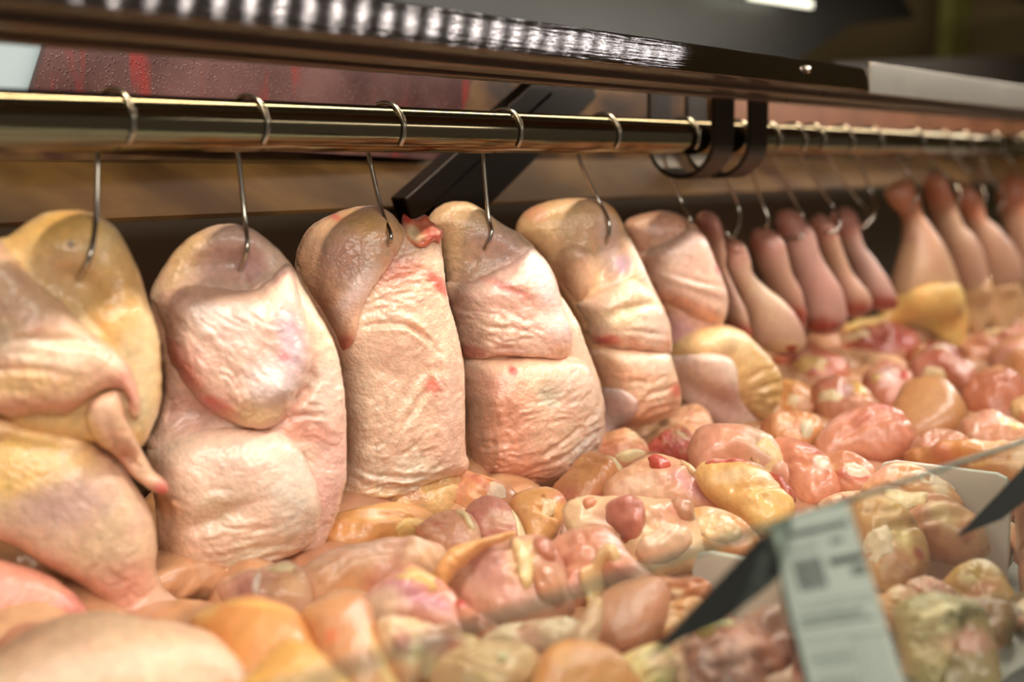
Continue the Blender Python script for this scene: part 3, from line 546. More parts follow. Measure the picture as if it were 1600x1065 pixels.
# ---- hanging drumsticks
DC = (206, 164, 140)
DR = [
 (HOOKX[6]-.03, [(1090,345),(1100,330),(1115,333),(1123,350),(1128,380),(1130,410),(1142,440),(1160,480),(1168,520),(1165,545),(1148,530),(1135,490),(1125,440),(1105,400)], 'slim drumstick hanging just right of the last chicken half'),
 (HOOKX[6]+.01, [(1130,385),(1140,373),(1160,378),(1170,400),(1175,425),(1200,450),(1230,475),(1250,505),(1257,532),(1250,548),(1225,554),(1195,547),(1175,530),(1165,490),(1150,450),(1135,420)], 'largest and lowest of the hanging drumsticks, with pale rounded end'),
 (HOOKX[7]+.02, [(1173,372),(1185,358),(1205,358),(1220,372),(1226,395),(1234,425),(1248,450),(1256,485),(1256,520),(1235,500),(1205,455),(1188,420),(1178,395)], 'drumstick hanging behind the largest one'),
 (HOOKX[8]+.02, [(1212,345),(1225,328),(1245,330),(1258,345),(1270,360),(1276,385),(1290,415),(1310,445),(1320,480),(1318,507),(1300,520),(1275,520),(1260,500),(1252,470),(1240,430),(1228,395),(1220,370)], 'hanging drumstick with a dark red cut end in mid row'),
 (HOOKX[9]+.03, [(1263,350),(1278,333),(1295,342),(1306,365),(1316,395),(1330,425),(1350,450),(1360,472),(1350,492),(1325,497),(1312,470),(1295,420),(1278,380)], 'hanging drumstick second from the right end of its row'),
 (HOOKX[10]+.05, [(1298,338),(1318,322),(1336,333),(1339,355),(1347,380),(1362,400),(1382,430),(1400,467),(1397,482),(1365,484),(1350,460),(1335,420),(1318,385),(1305,362)], 'last hanging drumstick, purple grey, before the whole legs'),
]
for i, (X, out, lab) in enumerate(DR):
    b = half(X, lab, name='chicken_drumstick', cat='drumstick', group='drumsticks hung from the rail', cell=2.6, Y=.80)
    o = np.array(out, float); bot = o[o[:, 1].argsort()[-4:]].mean(0)
    top = o[o[:, 1].argsort()[:3]].mean(0)
    relief(b, 'skin', out, .028, FAR, [(204, 160, 140), (214, 176, 146), (196, 150, 128), (198, 148, 136), (202, 158, 132), (206, 164, 156)][i], a=.9, R=28, back=.95, seed=30+i, mott=((184, 132, 118), .6), lump=.001,
           spots=[(top[0], top[1]+12, 24, (176, 110, 96), .7), (bot[0], bot[1], (34, 16, 15), (150, 56, 40) if i != 1 else (214, 180, 132), .9)], jag=.4)
    relief(b, 'cut_end', [(bot[0]-26, bot[1]-10), (bot[0]-5, bot[1]-16), (bot[0]+20, bot[1]-12), (bot[0]+24, bot[1]+4), (bot[0], bot[1]+12), (bot[0]-24, bot[1]+6)], .010, MEAT, (150, 54, 38), seed=40+i, R=10, sink=.006, jag=1, label='dark red cut meat at the lower end')
    t = np.array([top[0], top[1]])
    relief(b, 'bone_end', [(t[0]-14, t[1]+2), (t[0]-4, t[1]-7), (t[0]+10, t[1]-5), (t[0]+16, t[1]+8), (t[0]+8, t[1]+20), (t[0]-10, t[1]+18)], .010, FAR, (196, 132, 116), seed=50+i, R=8, jag=.5, sink=.004)
# ---- whole legs at right
LG = [
 (HOOKX[12]-.04, [(1382,302),(1395,286),(1418,280),(1432,292),(1438,328),(1452,350),(1470,378),(1486,415),(1496,450),(1497,485),(1475,500),(1440,500),(1405,490),(1395,450),(1402,410),(1412,370),(1408,340),(1392,322)],
  [(1318,520),(1340,498),(1372,492),(1398,455),(1430,440),(1478,438),(1500,452),(1512,490),(1508,530),(1494,560),(1478,540),(1450,520),(1410,510)], 'first whole leg at right, with yellow skin draped from its thigh'),
 (HOOKX[13], [(1445,285),(1458,267),(1474,276),(1488,318),(1500,348),(1522,375),(1536,418),(1540,460),(1520,480),(1500,455),(1486,412),(1470,372),(1455,330)],
  [(1500,470),(1512,440),(1536,425),(1545,470),(1540,510),(1520,530)], 'second whole leg at right, pale highlight on its calf'),
 (HOOKX[14]+.03, [(1492,305),(1508,285),(1530,303),(1536,335),(1552,350),(1577,378),(1592,412),(1590,442),(1562,462),(1540,445),(1525,400),(1510,350)],
  [(1540,450),(1570,440),(1598,450),(1590,500),(1560,530),(1540,500)], 'third whole leg at right, beside the picture edge'),
 (HOOKX[16]-.02, [(1563,292),(1585,268),(1607,290),(1607,350),(1642,400),(1650,470),(1600,480),(1582,400),(1565,340)],
  [(1590,470),(1630,450),(1650,500),(1620,540),(1592,520)], 'last whole leg, cut off by the right edge'),
]
for i, (X, out, sk, lab) in enumerate(LG):
    b = half(X, lab, name='chicken_quarter', cat='chicken leg', group='whole legs hung at the far end', cell=3.0, Y=.80)
    o = np.array(out, float); top = o[o[:, 1].argsort()[:3]].mean(0)
    relief(b, 'drumstick', out, .04, FAR, [(208, 160, 128), (206, 166, 142), (200, 158, 132), (200, 150, 124)][i], a=.85, R=34, back=.9, seed=60+i, mott=((178, 126, 104), .6), spots=[(top[0], top[1]+20, 30, (190, 112, 80), .8)], jag=.4)
    relief(b, 'hanging_skin', sk, .018, FAR, (246, 206, 132) if i == 0 else (220, 176, 130), seed=70+i, R=16, mott=((216, 150, 76) if i == 0 else (210, 160, 118), .7), wr=[(o[:, 0].mean(), 490, 90, 60, 14, .006)], jag=1.5, label='yellow skin with orange edge')

# ---- the hooks, each ending in its piece
HB = [HUNG[0], HUNG[1], HUNG[2], HUNG[3], HUNG[4], HUNG[5], HUNG[7], HUNG[8], HUNG[9], HUNG[10], HUNG[11], HUNG[11], HUNG[12], HUNG[13], HUNG[14], HUNG[15], HUNG[15]]
def front(b, px, py, lift):
    h = max([float(bilin(g, np.array([px*1.]), np.array([py*1.]))[0]) for g in b.layers]+[0])
    return hit(px, py, b.P, NH)+NH*(h+lift), h
for i, (tx, pts, lab) in enumerate(HOOKS):
    X = HOOKX[i]; b = HB[i]; r = PR+.0026; P = []
    for a in np.linspace(-38, 190, 15):
        P.append((X+.0012*(a/190), .76-r*math.cos(math.radians(a)), PZ+r*math.sin(math.radians(a))))
    E, hE = front(b, *pts[-1], .0012); hE = max(hE, .012)
    m = len(pts)
    for k, (px, py) in enumerate(pts[:-1]):
        Q0 = onY(px, py, .782); Q, h = front(b, px, py, .003)
        if h <= 0: Q = hit(px, py, b.P, NH)+NH*(hE+.004)
        else: Q = hit(px, py, b.P, NH)+NH*(max(h, hE)+.003)
        s = min(1, k/(m-2)*1.0)
        P.append(Q0*(1-s)+Q*s)
    P.append(hit(*pts[-1], b.P, NH)+NH*(hE+.001)); P.append(hit(pts[-1][0]-2, pts[-1][1]+6, b.P, NH)+NH*(hE-.012))
    tag(tube('meat_hook', P, .0020, HOOK, loc=(X, .76, PZ), seg=8, k=5), lab, 'hook', 'meat hooks on the rail')

# ================================================================ THE PILE
ZB = -.300
TAN = (222, 164, 112); PNK = (218, 152, 128); FAT = (240, 212, 168); SKN = (238, 200, 164); YSK = (230, 182, 106); DRK = (168, 104, 86); RD = (196, 84, 70)
PILE_N = 0; S = dict
def piece(outline, label, name='chicken_thigh', cat='chicken piece', col=TAN, T=.030, z=0., elev=50, turn=0, parts=(), seed=None, mat=None, group='pieces of chicken in the pile', auto=2, grow=1.07, **kw):
    """parts: (name, outline, thickness, colour, options)"""
    global PILE_N; PILE_N += 1; seed = seed or 80+PILE_N
    o = np.array(outline, float); c = (o.min(0)+o.max(0))/2; o = c+(o-c)*grow; outline = o.tolist()
    C = onZ(c[0], c[1], ZB+z)
    hd = unit((-C[0], -C[1], 0)); a = math.radians(turn+rng.uniform(-12, 12)); hd = np.array([hd[0]*math.cos(a)-hd[1]*math.sin(a), hd[0]*math.sin(a)+hd[1]*math.cos(a), 0])
    e = math.radians(elev+rng.uniform(-5, 5)); n = hd*math.cos(e)+np.array([0, 0, math.sin(e)])
    ar = math.sqrt(np.ptp(o[:, 0])*np.ptp(o[:, 1])); depth = C@fwd
    b = Body(empty(name, C, label, cat, group), C, n, min(3.2, max(1.7, ar/45)))
    T = min(T, ar/FPX*depth*.29)
    kw.setdefault('lump', T*.10); kw.setdefault('lumpf', max(18, ar*.42)); kw.setdefault('R', ar*.21); kw.setdefault('mott', (tuple(int(x*.94) for x in col[:1])+tuple(int(x*.84) for x in col[1:]), .55))
    R_ = random.Random(seed*13+5); cx, cy = c; hx, hy = np.ptp(o[:, 0])/2, np.ptp(o[:, 1])/2
    if auto:
        cr = list(kw.get('creases', ()))
        for _ in range(auto):
            a0 = R_.uniform(-.5, .5); x_, y_ = cx+R_.uniform(-.45, .45)*hx, cy+R_.uniform(-.4, .4)*hy; L_ = R_.uniform(.5, .9)*hx
            cr.append(([(x_-L_*math.cos(a0), y_-L_*math.sin(a0)), (x_+R_.uniform(-.1, .1)*hx, y_+R_.uniform(-.2, .2)*hy), (x_+L_*math.cos(a0), y_+L_*math.sin(a0))], max(2.2, ar*.035), T*R_.uniform(.12, .26)))
        kw['creases'] = cr
        kw['bumps'] = list(kw.get('bumps', ()))+[(cx+R_.uniform(-.6, .6)*hx, cy+R_.uniform(-.5, .5)*hy, ar*R_.uniform(.14, .26), ar*R_.uniform(.10, .2), R_.uniform(-60, 60), T*R_.uniform(.12, .3)) for _ in range(3)]
        sp = list(kw.get('spots', ()))
        for _ in range(2):
            sp.append((cx+R_.uniform(-.7, .7)*hx, cy+R_.uniform(-.7, .7)*hy, (ar*R_.uniform(.15, .35), ar*R_.uniform(.06, .16), R_.uniform(-50, 50)), R_.choice([(240, 206, 168), (208, 134, 108), (236, 186, 130), (226, 164, 142), (196, 108, 88)]), R_.uniform(.4, .8)))
        kw['spots'] = sp; kw['wr'] = list(kw.get('wr', ()))+[(cx, cy, ar*.6, R_.uniform(-40, 40), max(7, ar*.22), T*.07)]
        kw['lump'] *= 1.8
    relief(b, 'meat', outline, T, mat or MEAT, col, back=.8, seed=seed, **kw)
    if auto and not parts and ar > 42 and R_.random() < .75:
        a0 = R_.uniform(0, 6.28); fx, fy = cx+.48*hx*math.cos(a0), cy+.35*hy*math.sin(a0); n_ = 11; fo = []
        for k in range(n_):
            t_ = 6.283*k/n_; rr = R_.uniform(.55, 1.1)
            fo.append((fx+rr*hx*.50*math.cos(t_), fy+rr*hy*.42*math.sin(t_)))
        parts = [('fat_flap', fo, T*.18, R_.choice([(242, 208, 168), (238, 196, 150), (240, 202, 176), (232, 184, 120)]), S(jag=2.2, R=max(5, ar*.09), wr=[(fx, fy, ar*.4, R_.uniform(0, 180), max(4.5, ar*.07), T*.14)]))]
    for i, (pn, po, pt, pc, pk) in enumerate(parts):
        pk = dict(pk); pk.setdefault('R', 12); pk.setdefault('lump', pt*.2); pk.setdefault('lumpf', 16); pk.setdefault('mott', (tuple(int(x*.9) for x in pc), .5))
        relief(b, pn, po, pt, SKIN if 'skin' in pn else MEAT, pc, seed=seed+i+1, sink=.0015, smoothbase=8, **pk)
    return b
S = dict
# foreground left
piece([(-80,1040),(0,1028),(50,995),(100,976),(160,968),(210,975),(270,985),(322,1000),(357,1030),(378,1065),(385,1120),(150,1150),(-80,1140)], 'large blurred pale breast filling the lower left corner', 'chicken_breast', col=(236, 198, 160), T=.05, z=.0, mat=SKIN, elev=45, auto=0, lump=.001)
piece([(-80,855),(0,878),(40,888),(80,905),(115,930),(130,955),(125,978),(90,988),(50,998),(0,1015),(-80,1030)], 'blurred pink leg end at the left edge above the pale breast', 'chicken_quarter', col=(236, 168, 142), T=.04, mat=SKIN, elev=30, spots=[(20, 960, 60, (228, 140, 110), .6), (110, 950, 22, (224, 140, 128), .7)], auto=0, lump=.001)
piece([(135,905),(170,890),(215,905),(260,930),(290,960),(250,990),(190,985),(140,960)], 'dark piece of meat under the leftmost leg', col=(150, 88, 66), z=-.02)
piece([(300,985),(320,965),(360,950),(400,944),(440,953),(470,970),(487,1000),(505,1040),(530,1095),(420,1110),(330,1090),(350,1040),(320,1010)], 'orange thigh with a pale ridge in the foreground right of the large breast', col=(222, 150, 88), T=.04, spots=[(410, 972, (60, 6, 3), (240, 190, 110), .9), (330, 970, 20, (236, 190, 120), .8)], auto=0, lump=.001)
piece([(375,1100),(405,1045),(445,1008),(480,1012),(520,1042),(555,1100),(470,1130)], 'yellow skinned piece at the bottom edge before the orange thigh', col=(232, 178, 96), T=.03, z=.012, mat=SKIN, auto=0, lump=.001)
piece([(473,968),(510,946),(555,937),(578,948),(590,990),(612,1040),(630,1100),(560,1120),(520,1080),(500,1030),(487,998)], 'tan fillet with a small orange spot at the bottom edge', col=(216, 154, 106), T=.034, spots=[(525, 1015, 12, (232, 120, 78), .8), (600, 1050, (10, 50, -20), (236, 196, 130), .8)], auto=0, lump=.001)
piece([(455,900),(490,886),(540,863),(600,850),(645,855),(685,862),(694,888),(690,912),(660,926),(600,932),(540,946),(495,948),(462,935)], 'long pale thigh lying across below the third hanging half', col=(234, 184, 146), T=.034, spots=[(590, 880, (90, 22, -5), (234, 190, 164), .9), (560, 930, (90, 12, -4), (224, 160, 106), .8)], turn=10)
piece([(345,912),(380,900),(420,888),(455,882),(480,905),(482,948),(450,962),(400,955),(360,950)], 'knuckle of meat and cream fat under the second hanging half', col=(220, 168, 140), T=.028, spots=[(385, 930, 18, (190, 116, 104), .8), (430, 900, (26, 8, 5), (242, 214, 176), .9), (450, 935, 20, (226, 170, 116), .8)], parts=[('fat', [(418,905),(440,893),(466,895),(466,906),(440,913)], .006, FAT, {}), ('tendon', [(398,920),(408,905),(414,915),(408,950),(400,950)], .004, (238, 204, 190), {})])
piece([(565,945),(605,912),(640,894),(662,903),(697,922),(722,958),(740,992),(700,998),(650,988),(600,978)], 'pink boned thigh with a glossy violet edge below the long pale thigh', col=(224, 158, 136), T=.032, spots=[(650, 960, (60, 14, 15), (206, 140, 146), .9), (690, 930, 20, (218, 130, 92), .8)], z=.008)
piece([(588,988),(620,976),(680,988),(738,1000),(742,1012),(722,1034),(665,1040),(655,1065),(628,1075),(598,1030)], 'fatty bone end at the bottom edge right of the tan fillet', 'chicken_bone_end', col=(234, 190, 152), T=.024, spots=[(628, 1030, 16, (186, 110, 92), .9), (680, 1030, 24, (238, 196, 180), .8), (720, 1000, (30, 8, 5), (232, 184, 120), .8)], lump=.004)
piece([(505,850),(518,815),(560,800),(620,795),(660,800),(690,825),(700,852),(645,858),(600,862),(550,872)], 'tan orange thigh tucked under the third hanging half', col=(220, 158, 98), T=.036, z=-.004)
piece([(585,800),(620,778),(655,757),(692,740),(722,742),(716,765),(706,790),(690,806),(650,808),(615,810)], 'cream yellow skin flap under the third hanging half', 'chicken_skin_flap', col=(240, 202, 140), T=.018, mat=SKIN, wr=[(650, 785, 80, -25, 10, .003)], creases=[([(600, 795), (650, 775), (700, 765)], 4, .003)], z=.006)
piece([(702,780),(712,755),(724,738),(762,750),(800,765),(806,790),(790,812),(760,803),(722,800)], 'peach fillet under the wrinkled fourth half', col=(226, 160, 118), T=.028, z=.004)
piece([(652,832),(675,812),(705,802),(735,808),(748,832),(742,862),(705,866),(675,858)], 'pinkish rounded piece left of the glossy pink ball of meat', col=(222, 166, 134), T=.026, parts=[('fat', [(712,812),(728,806),(742,826),(742,842),(730,838),(722,824)], .007, FAT, S(jag=2))], z=.004)
piece([(728,806),(745,786),(780,783),(800,800),(814,830),(806,856),(780,852),(745,840)], 'glossy pink ball of meat beside the smooth tan egg shaped fillet', col=(216, 146, 130), T=.028, parts=[('fat', [(797,798),(812,812),(826,850),(810,856),(806,830)], .006, FAT, {})], z=.006)
piece([(796,792),(815,773),(850,767),(876,776),(884,796),(872,826),(857,848),(836,856),(820,848),(810,820)], 'smooth tan egg shaped fillet below the fourth half', col=(230, 168, 106), T=.034, lump=.0008, spots=[(878, 790, 10, (210, 130, 90), .8), (848, 792, 4, (150, 80, 40), .8)], z=.006)
piece([(680,895),(700,862),(740,847),(802,832),(792,844),(752,862),(718,892),(697,915)], 'curled strip of orange skin pointing right over the pile', 'chicken_skin_strip', col=(234, 178, 112), T=.012, mat=SKIN, z=.03, elev=40)
piece([(698,915),(715,882),(755,856),(800,850),(850,850),(872,870),(882,910),(888,952),(860,968),(810,978),(760,974),(718,955)], 'large boned thigh with branching cream fat in the middle foreground', col=(214, 156, 130), T=.04, veins=.25, spots=[(820, 900, (22, 40, 20), (240, 200, 146), .8), (770, 910, (34, 30, 0), (206, 156, 148), .8), (865, 880, 20, (196, 112, 90), .8)],
      parts=[('fat', [(800,862),(822,870),(835,890),(842,915),(838,940),(822,945),(812,915),(806,890)], .008, (240, 202, 150), S(jag=3)), ('muscle', [(840,862),(862,860),(874,885),(870,905),(850,900),(838,880)], .009, (200, 124, 100), S(jag=2)), ('muscle', [(838,918),(870,912),(884,940),(878,960),(848,958)], .010, (214, 146, 112), {})], z=.006)
piece([(700,950),(720,942),(738,955),(762,972),(782,990),(765,1015),(742,1005),(722,985)], 'scrap with a bright red edge below the large boned thigh', 'chicken_scrap', col=(206, 136, 108), T=.018, spots=[(722, 948, 12, (190, 44, 36), .9), (770, 965, 10, (238, 180, 96), .8)])
piece([(752,1000),(775,985),(810,975),(880,968),(905,985),(895,1008),(850,1016),(780,1012)], 'long pale sinewy strip in the foreground', 'chicken_strip', col=(228, 192, 160), T=.02, creases=[([(760, 1002), (820, 990), (890, 990)], 4, .003)])
piece([(676,1050),(715,1018),(780,1008),(830,1020),(832,1060),(780,1100),(690,1110)], 'layered fatty piece with a cream dot at the bottom edge', col=(222, 176, 132), T=.026, creases=[([(690, 1050), (740, 1028), (820, 1018)], 5, .004)], parts=[('fat', [(770,1042),(782,1034),(792,1042),(788,1052),(776,1053)], .006, (244, 222, 176), {})])
piece([(828,1070),(845,1028),(870,1010),(905,1007),(952,1020),(985,1056),(1000,1105),(900,1120),(820,1110)], 'orange tan mound of meat at the bottom edge in mid picture', col=(216, 144, 88), T=.04, auto=0, lump=.001)
piece([(860,862),(888,840),(930,834),(962,845),(990,880),(1018,908),(1012,932),(965,925),(935,915),(905,948),(885,945),(876,905)], 'two lobed pinkish thigh left of the grey glass edge', col=(214, 146, 118), T=.036, creases=[([(912, 842), (918, 870), (940, 900)], 5, .006)], spots=[(960, 870, (16, 24, -30), (236, 196, 180), .7)],
      parts=[('fat', [(905,915),(925,900),(945,882),(965,880),(975,898),(965,910),(948,906),(938,930),(925,965),(912,985),(902,975),(912,945)], .010, (236, 190, 140), S(jag=2))], z=.008)
piece([(920,968),(940,932),(985,912),(1028,910),(1042,940),(1034,980),(1002,1012),(962,1020),(930,1008)], 'broad smooth lean thigh under the dark blade tip', col=(212, 144, 112), T=.038, auto=0, lump=.001)
piece([(893,1000),(905,965),(925,935),(938,945),(935,980),(925,1012),(902,1018)], 'pale sinew strip left of the smooth lean thigh', 'chicken_strip', col=(230, 186, 152), T=.014, z=.012)
piece([(885,800),(905,785),(950,784),(1000,790),(1050,790),(1075,800),(1086,830),(1092,862),(1088,886),(1060,888),(1020,897),(998,890),(980,878),(955,850),(930,842),(898,838)], 'folded thigh with draped cream fat and two pink muscles, mid pile', col=(238, 196, 156), T=.036, mott=((228, 168, 130), .5), creases=[([(1000, 870), (1035, 858), (1080, 850)], 5, .005), ([(985, 800), (1000, 830), (1040, 850)], 4, .003)], wr=[(1020, 830, 60, 55, 9, .003)],
      parts=[('muscle', [(942,808),(960,802),(985,806),(1000,830),(996,858),(980,864),(955,845),(942,828)], .013, (208, 128, 110), {}), ('muscle', [(1040,805),(1060,798),(1078,806),(1082,828),(1068,838),(1048,832)], .010, (206, 146, 116), {}), ('muscle', [(905,796),(920,787),(930,795),(926,808),(910,812)], .006, (222, 140, 104), {}), ('fat', [(988,868),(1020,850),(1060,842),(1078,862),(1060,884),(1020,894),(996,886)], .009, (238, 192, 160), S(jag=1.5))], z=.008)
piece([(878,846),(880,820),(900,808),(915,815),(912,835),(895,848)], 'small grey pink knuckle beside the smooth egg shaped fillet', 'chicken_knuckle', col=(220, 184, 172), T=.016)
piece([(1072,812),(1085,798),(1115,798),(1150,810),(1176,832),(1180,848),(1160,862),(1120,864),(1085,858)], 'tan piece with cream folds left of the price card', col=(226, 166, 110), T=.026, parts=[('fat', [(1080,832),(1105,815),(1130,812),(1150,830),(1165,845),(1140,858),(1105,855)], .008, (240, 204, 160), S(jag=2, wr=[(1120, 840, 50, 20, 8, .003)]))], z=.004)
piece([(948,765),(978,740),(1025,724),(1075,734),(1110,765),(1142,795),(1130,806),(1050,800),(1000,794),(960,790)], 'back piece with a raw red bone socket in mid pile', 'carcass_piece', col=(230, 172, 136), T=.03, spots=[(1000, 775, (40, 12, -5), (240, 200, 170), .8), (1085, 780, (40, 12, 25), (222, 150, 148), .8)], wr=[(1020, 775, 60, 10, 8, .003)],
      parts=[('red_marrow', [(1012,742),(1028,733),(1048,738),(1054,750),(1040,760),(1022,754)], .006, (202, 84, 66), S(jag=2, label='raw red bone socket')), ('skin', [(1060,732),(1078,738),(1100,760),(1122,775),(1112,784),(1090,770),(1072,755)], .007, (240, 200, 150), {})], z=.008)
piece([(862,772),(885,742),(915,712),(945,718),(972,740),(962,768),(932,800),(895,802)], 'orange fillet right under the wrinkled fourth half', col=(224, 156, 106), T=.034, parts=[('fat', [(944,720),(968,730),(976,744),(964,752),(950,738)], .006, FAT, {})])
piece([(918,705),(940,684),(975,674),(1002,690),(1012,712),(992,734),(960,738),(930,725)], 'small piece with a pale knob under the fifth half', col=(222, 156, 118), T=.026, spots=[(985, 690, 14, (238, 200, 150), .9), (1000, 712, 9, (226, 110, 96), .7)], parts=[('fat', [(955,728),(985,718),(1008,712),(1006,726),(980,736)], .006, FAT, {})])
piece([(1008,708),(1028,684),(1060,668),(1082,682),(1088,708),(1062,726),(1030,728)], 'raw red gristly piece below the folded foot of the fifth half', col=(216, 110, 96), T=.024, mott=((204, 90, 80), .7), veins=.6, lump=.004, wr=[(1050, 700, 50, 40, 8, .004)])
piece([(1040,665),(1058,642),(1090,636),(1110,655),(1112,680),(1085,692),(1052,686)], 'cream folded skin lump below the fifth half', 'chicken_skin_lump', col=(240, 190, 150), T=.026, mat=SKIN, wr=[(1075, 665, 40, 0, 8, .003)])
piece([(1080,712),(1084,690),(1100,677),(1150,674),(1192,690),(1218,712),(1245,745),(1240,775),(1200,748),(1150,735),(1100,742)], 'pink breast piece with a red bloody edge behind the yellow drumstick', 'chicken_breast', col=(226, 160, 132), T=.034, spots=[(1190, 690, (26, 8, 30), (208, 54, 44), .9), (1200, 720, (40, 22, 30), (222, 186, 158), .8)], z=.006)
piece([(1090,745),(1105,728),(1150,730),(1192,738),(1222,762),(1238,792),(1228,815),(1192,834),(1160,814),(1130,792),(1105,772)], 'yellow skinned piece with a bony red rim, left of the price card', col=(236, 184, 116), T=.034, mat=MEAT, z=.012,
      parts=[('bone_rim', [(1098,738),(1108,726),(1150,727),(1192,738),(1200,746),(1185,752),(1150,744),(1112,742)], .006, (226, 180, 150), S(spots=[(1150, 740, (60, 3, 3), (196, 60, 48), .9)], jag=2)), ('red_meat', [(1196,746),(1216,742),(1236,760),(1244,782),(1232,790),(1215,768)], .008, (188, 88, 68), S(jag=2))])
piece([(1196,705),(1215,692),(1245,695),(1290,714),(1314,745),(1310,775),(1275,790),(1248,785),(1225,748)], 'smooth pink thigh fillet above the price card', col=(228, 150, 118), T=.034, spots=[(1285, 745, (10, 16, 20), (240, 212, 180), .8), (1270, 720, (22, 6, 30), (214, 70, 58), .8)])
piece([(1190,668),(1205,655),(1240,648),(1278,656),(1284,682),(1252,696),(1212,694)], 'orange piece with a white knuckle right of the pale leg', col=(228, 160, 110), T=.028, parts=[('bone_end', [(1248,676),(1262,668),(1272,676),(1268,692),(1252,694)], .007, (240, 220, 190), {})])
piece([(1278,690),(1308,656),(1350,643),(1400,650),(1427,680),(1424,710),(1385,720),(1335,716),(1292,722)], 'curled pink ring of meat above the white divider', col=(220, 144, 114), T=.034, spots=[(1370, 652, (50, 8, 10), (206, 110, 96), .8), (1350, 672, (30, 10, 5), (232, 150, 120), .8)], creases=[([(1300, 680), (1340, 665), (1390, 670), (1412, 700)], 5, .005)])
piece([(1262,735),(1285,715),(1340,718),(1372,745),(1366,772),(1320,776),(1290,760)], 'tan lump with red gristle just left of the white divider', col=(224, 152, 114), T=.026, spots=[(1330, 760, (30, 8, 0), (206, 66, 56), .8)])
# behind
piece([(1205,568),(1250,545),(1292,553),(1324,575),(1316,605),(1270,612),(1228,602)], 'red brown thigh below the dark cut drumstick', col=(206, 118, 88), T=.04, spots=[(1260, 585, 14, (232, 170, 140), .8)], veins=.3)
piece([(1268,612),(1308,592),(1350,608),(1368,640),(1334,664),(1285,656)], 'rounded piece with a yellow fat dab amid the blurred pile', col=(214, 146, 112), T=.038, spots=[(1345, 620, 14, (236, 182, 80), .9), (1325, 625, 12, (232, 196, 190), .8)], veins=.3)
piece([(1212,602),(1240,598),(1270,613),(1276,636),(1240,650),(1218,636)], 'small orange stub at the right of the resting leg', col=(224, 158, 100), T=.03)
piece([(1300,555),(1345,524),(1400,513),(1434,530),(1428,562),(1380,580),(1330,578)], 'dark red blurred piece beneath the hanging skin', col=(186, 100, 80), T=.045, veins=.5, mott=((150, 50, 44), .8))
piece([(1352,588),(1388,568),(1424,588),(1422,628),(1384,646),(1354,620)], 'piece with a white bone end and red speck in the blurred pile', col=(216, 140, 112), T=.04, spots=[(1390, 605, 20, (240, 204, 190), .9), (1412, 600, 7, (206, 50, 44), .8)])
piece([(1392,662),(1406,618),(1430,600),(1470,596),(1496,618),(1508,650),(1486,676),(1440,692),(1408,684)], 'large upright tan drumstick butt in the right part of the pile', 'chicken_drumstick', col=(204, 144, 96), T=.05, auto=0, lump=.001)
piece([(1416,580),(1455,556),(1500,566),(1526,590),(1514,624),(1482,606),(1432,602)], 'reddish piece behind the upright drumstick butt', col=(190, 112, 84), T=.04, veins=.3)
piece([(1508,605),(1550,578),(1588,590),(1606,622),(1584,656),(1540,656),(1512,636)], 'glossy brown red mound at right of the drumstick butt', col=(196, 118, 86), T=.045)
piece([(1425,700),(1455,674),(1500,680),(1516,702),(1484,724),(1440,722)], 'veined mauve piece below the drumstick butt', col=(204, 140, 110), T=.035, veins=.4)
piece([(1500,668),(1540,648),(1592,664),(1612,692),(1572,714),(1520,704)], 'pinkish veined piece at the right edge over the glass edge', col=(210, 146, 116), T=.038, veins=.4)
piece([(1550,552),(1590,530),(1645,538),(1650,600),(1602,608),(1565,590)], 'tan blurred mound at the right edge under the hanging legs', col=(208, 140, 96), T=.05)
piece([(1416,555),(1456,538),(1496,550),(1490,580),(1440,586)], 'small dark red scrap under the yellow hanging skin', col=(172, 88, 66), T=.03)
piece([(1500,548),(1530,525),(1570,520),(1610,515),(1620,540),(1560,560),(1520,572)], 'long pinkish strip in the far part of the pile', 'chicken_strip', col=(218, 150, 120), T=.03)
piece([(1580,640),(1610,620),(1660,630),(1660,690),(1610,690)], 'pale blurred lump at the right edge in mid height', col=(214, 170, 120), T=.04)
piece([(1420,712),(1480,700),(1560,700),(1640,712),(1640,760),(1580,770),(1500,745),(1440,735)], 'broad orange brown piece behind the white divider', col=(200, 136, 84), T=.04, z=-.01)
# compartment behind the front glass
piece(grow=1.2, outline=[(1358,776),(1372,750),(1408,735),(1442,744),(1474,765),(1490,792),(1455,802),(1400,792)], label='orange tan thigh leaning on the white divider', col=(206, 146, 100), T=.034, z=.034, spots=[(1465, 780, 14, (228, 196, 160), .8)])
piece(grow=1.2, outline=[(1342,800),(1378,778),(1430,782),(1482,800),(1514,825),(1524,856),(1494,868),(1450,862),(1400,842),(1365,830)], label='long pinkish thigh under the right hand dark blade tip', col=(204, 146, 112), T=.036, spots=[(1455, 822, (16, 24, -30), (232, 206, 150), .9), (1500, 850, 14, (170, 80, 66), .8)], z=.012)
piece(grow=1.2, outline=[(1335,800),(1370,788),(1402,808),(1430,840),(1438,872),(1422,902),(1390,918),(1360,908),(1345,862)], label='bulky thigh with cream fat patch right of the price card', col=(206, 152, 104), T=.036, spots=[(1400, 868, (18, 22, 0), (232, 200, 140), .9), (1430, 880, 9, (176, 70, 66), .8), (1395, 810, (20, 20, 0), (214, 170, 96), .7)], z=.012)
piece(grow=1.2, outline=[(1372,945),(1390,922),(1412,922),(1435,940),(1436,965),(1410,972),(1385,965)], label='small peach knob of meat behind the glass', col=(214, 158, 116), T=.024, z=.01)
piece(grow=1.2, outline=[(1405,960),(1450,942),(1500,950),(1530,975),(1545,1020),(1545,1075),(1480,1095),(1430,1070),(1412,1020)], label='grey green skinned piece low behind the front glass', col=(178, 158, 112), T=.04, mat=SKIN, mott=((150, 130, 84), .6), wr=[(1480, 1010, 80, 40, 12, .004)], elev=40)
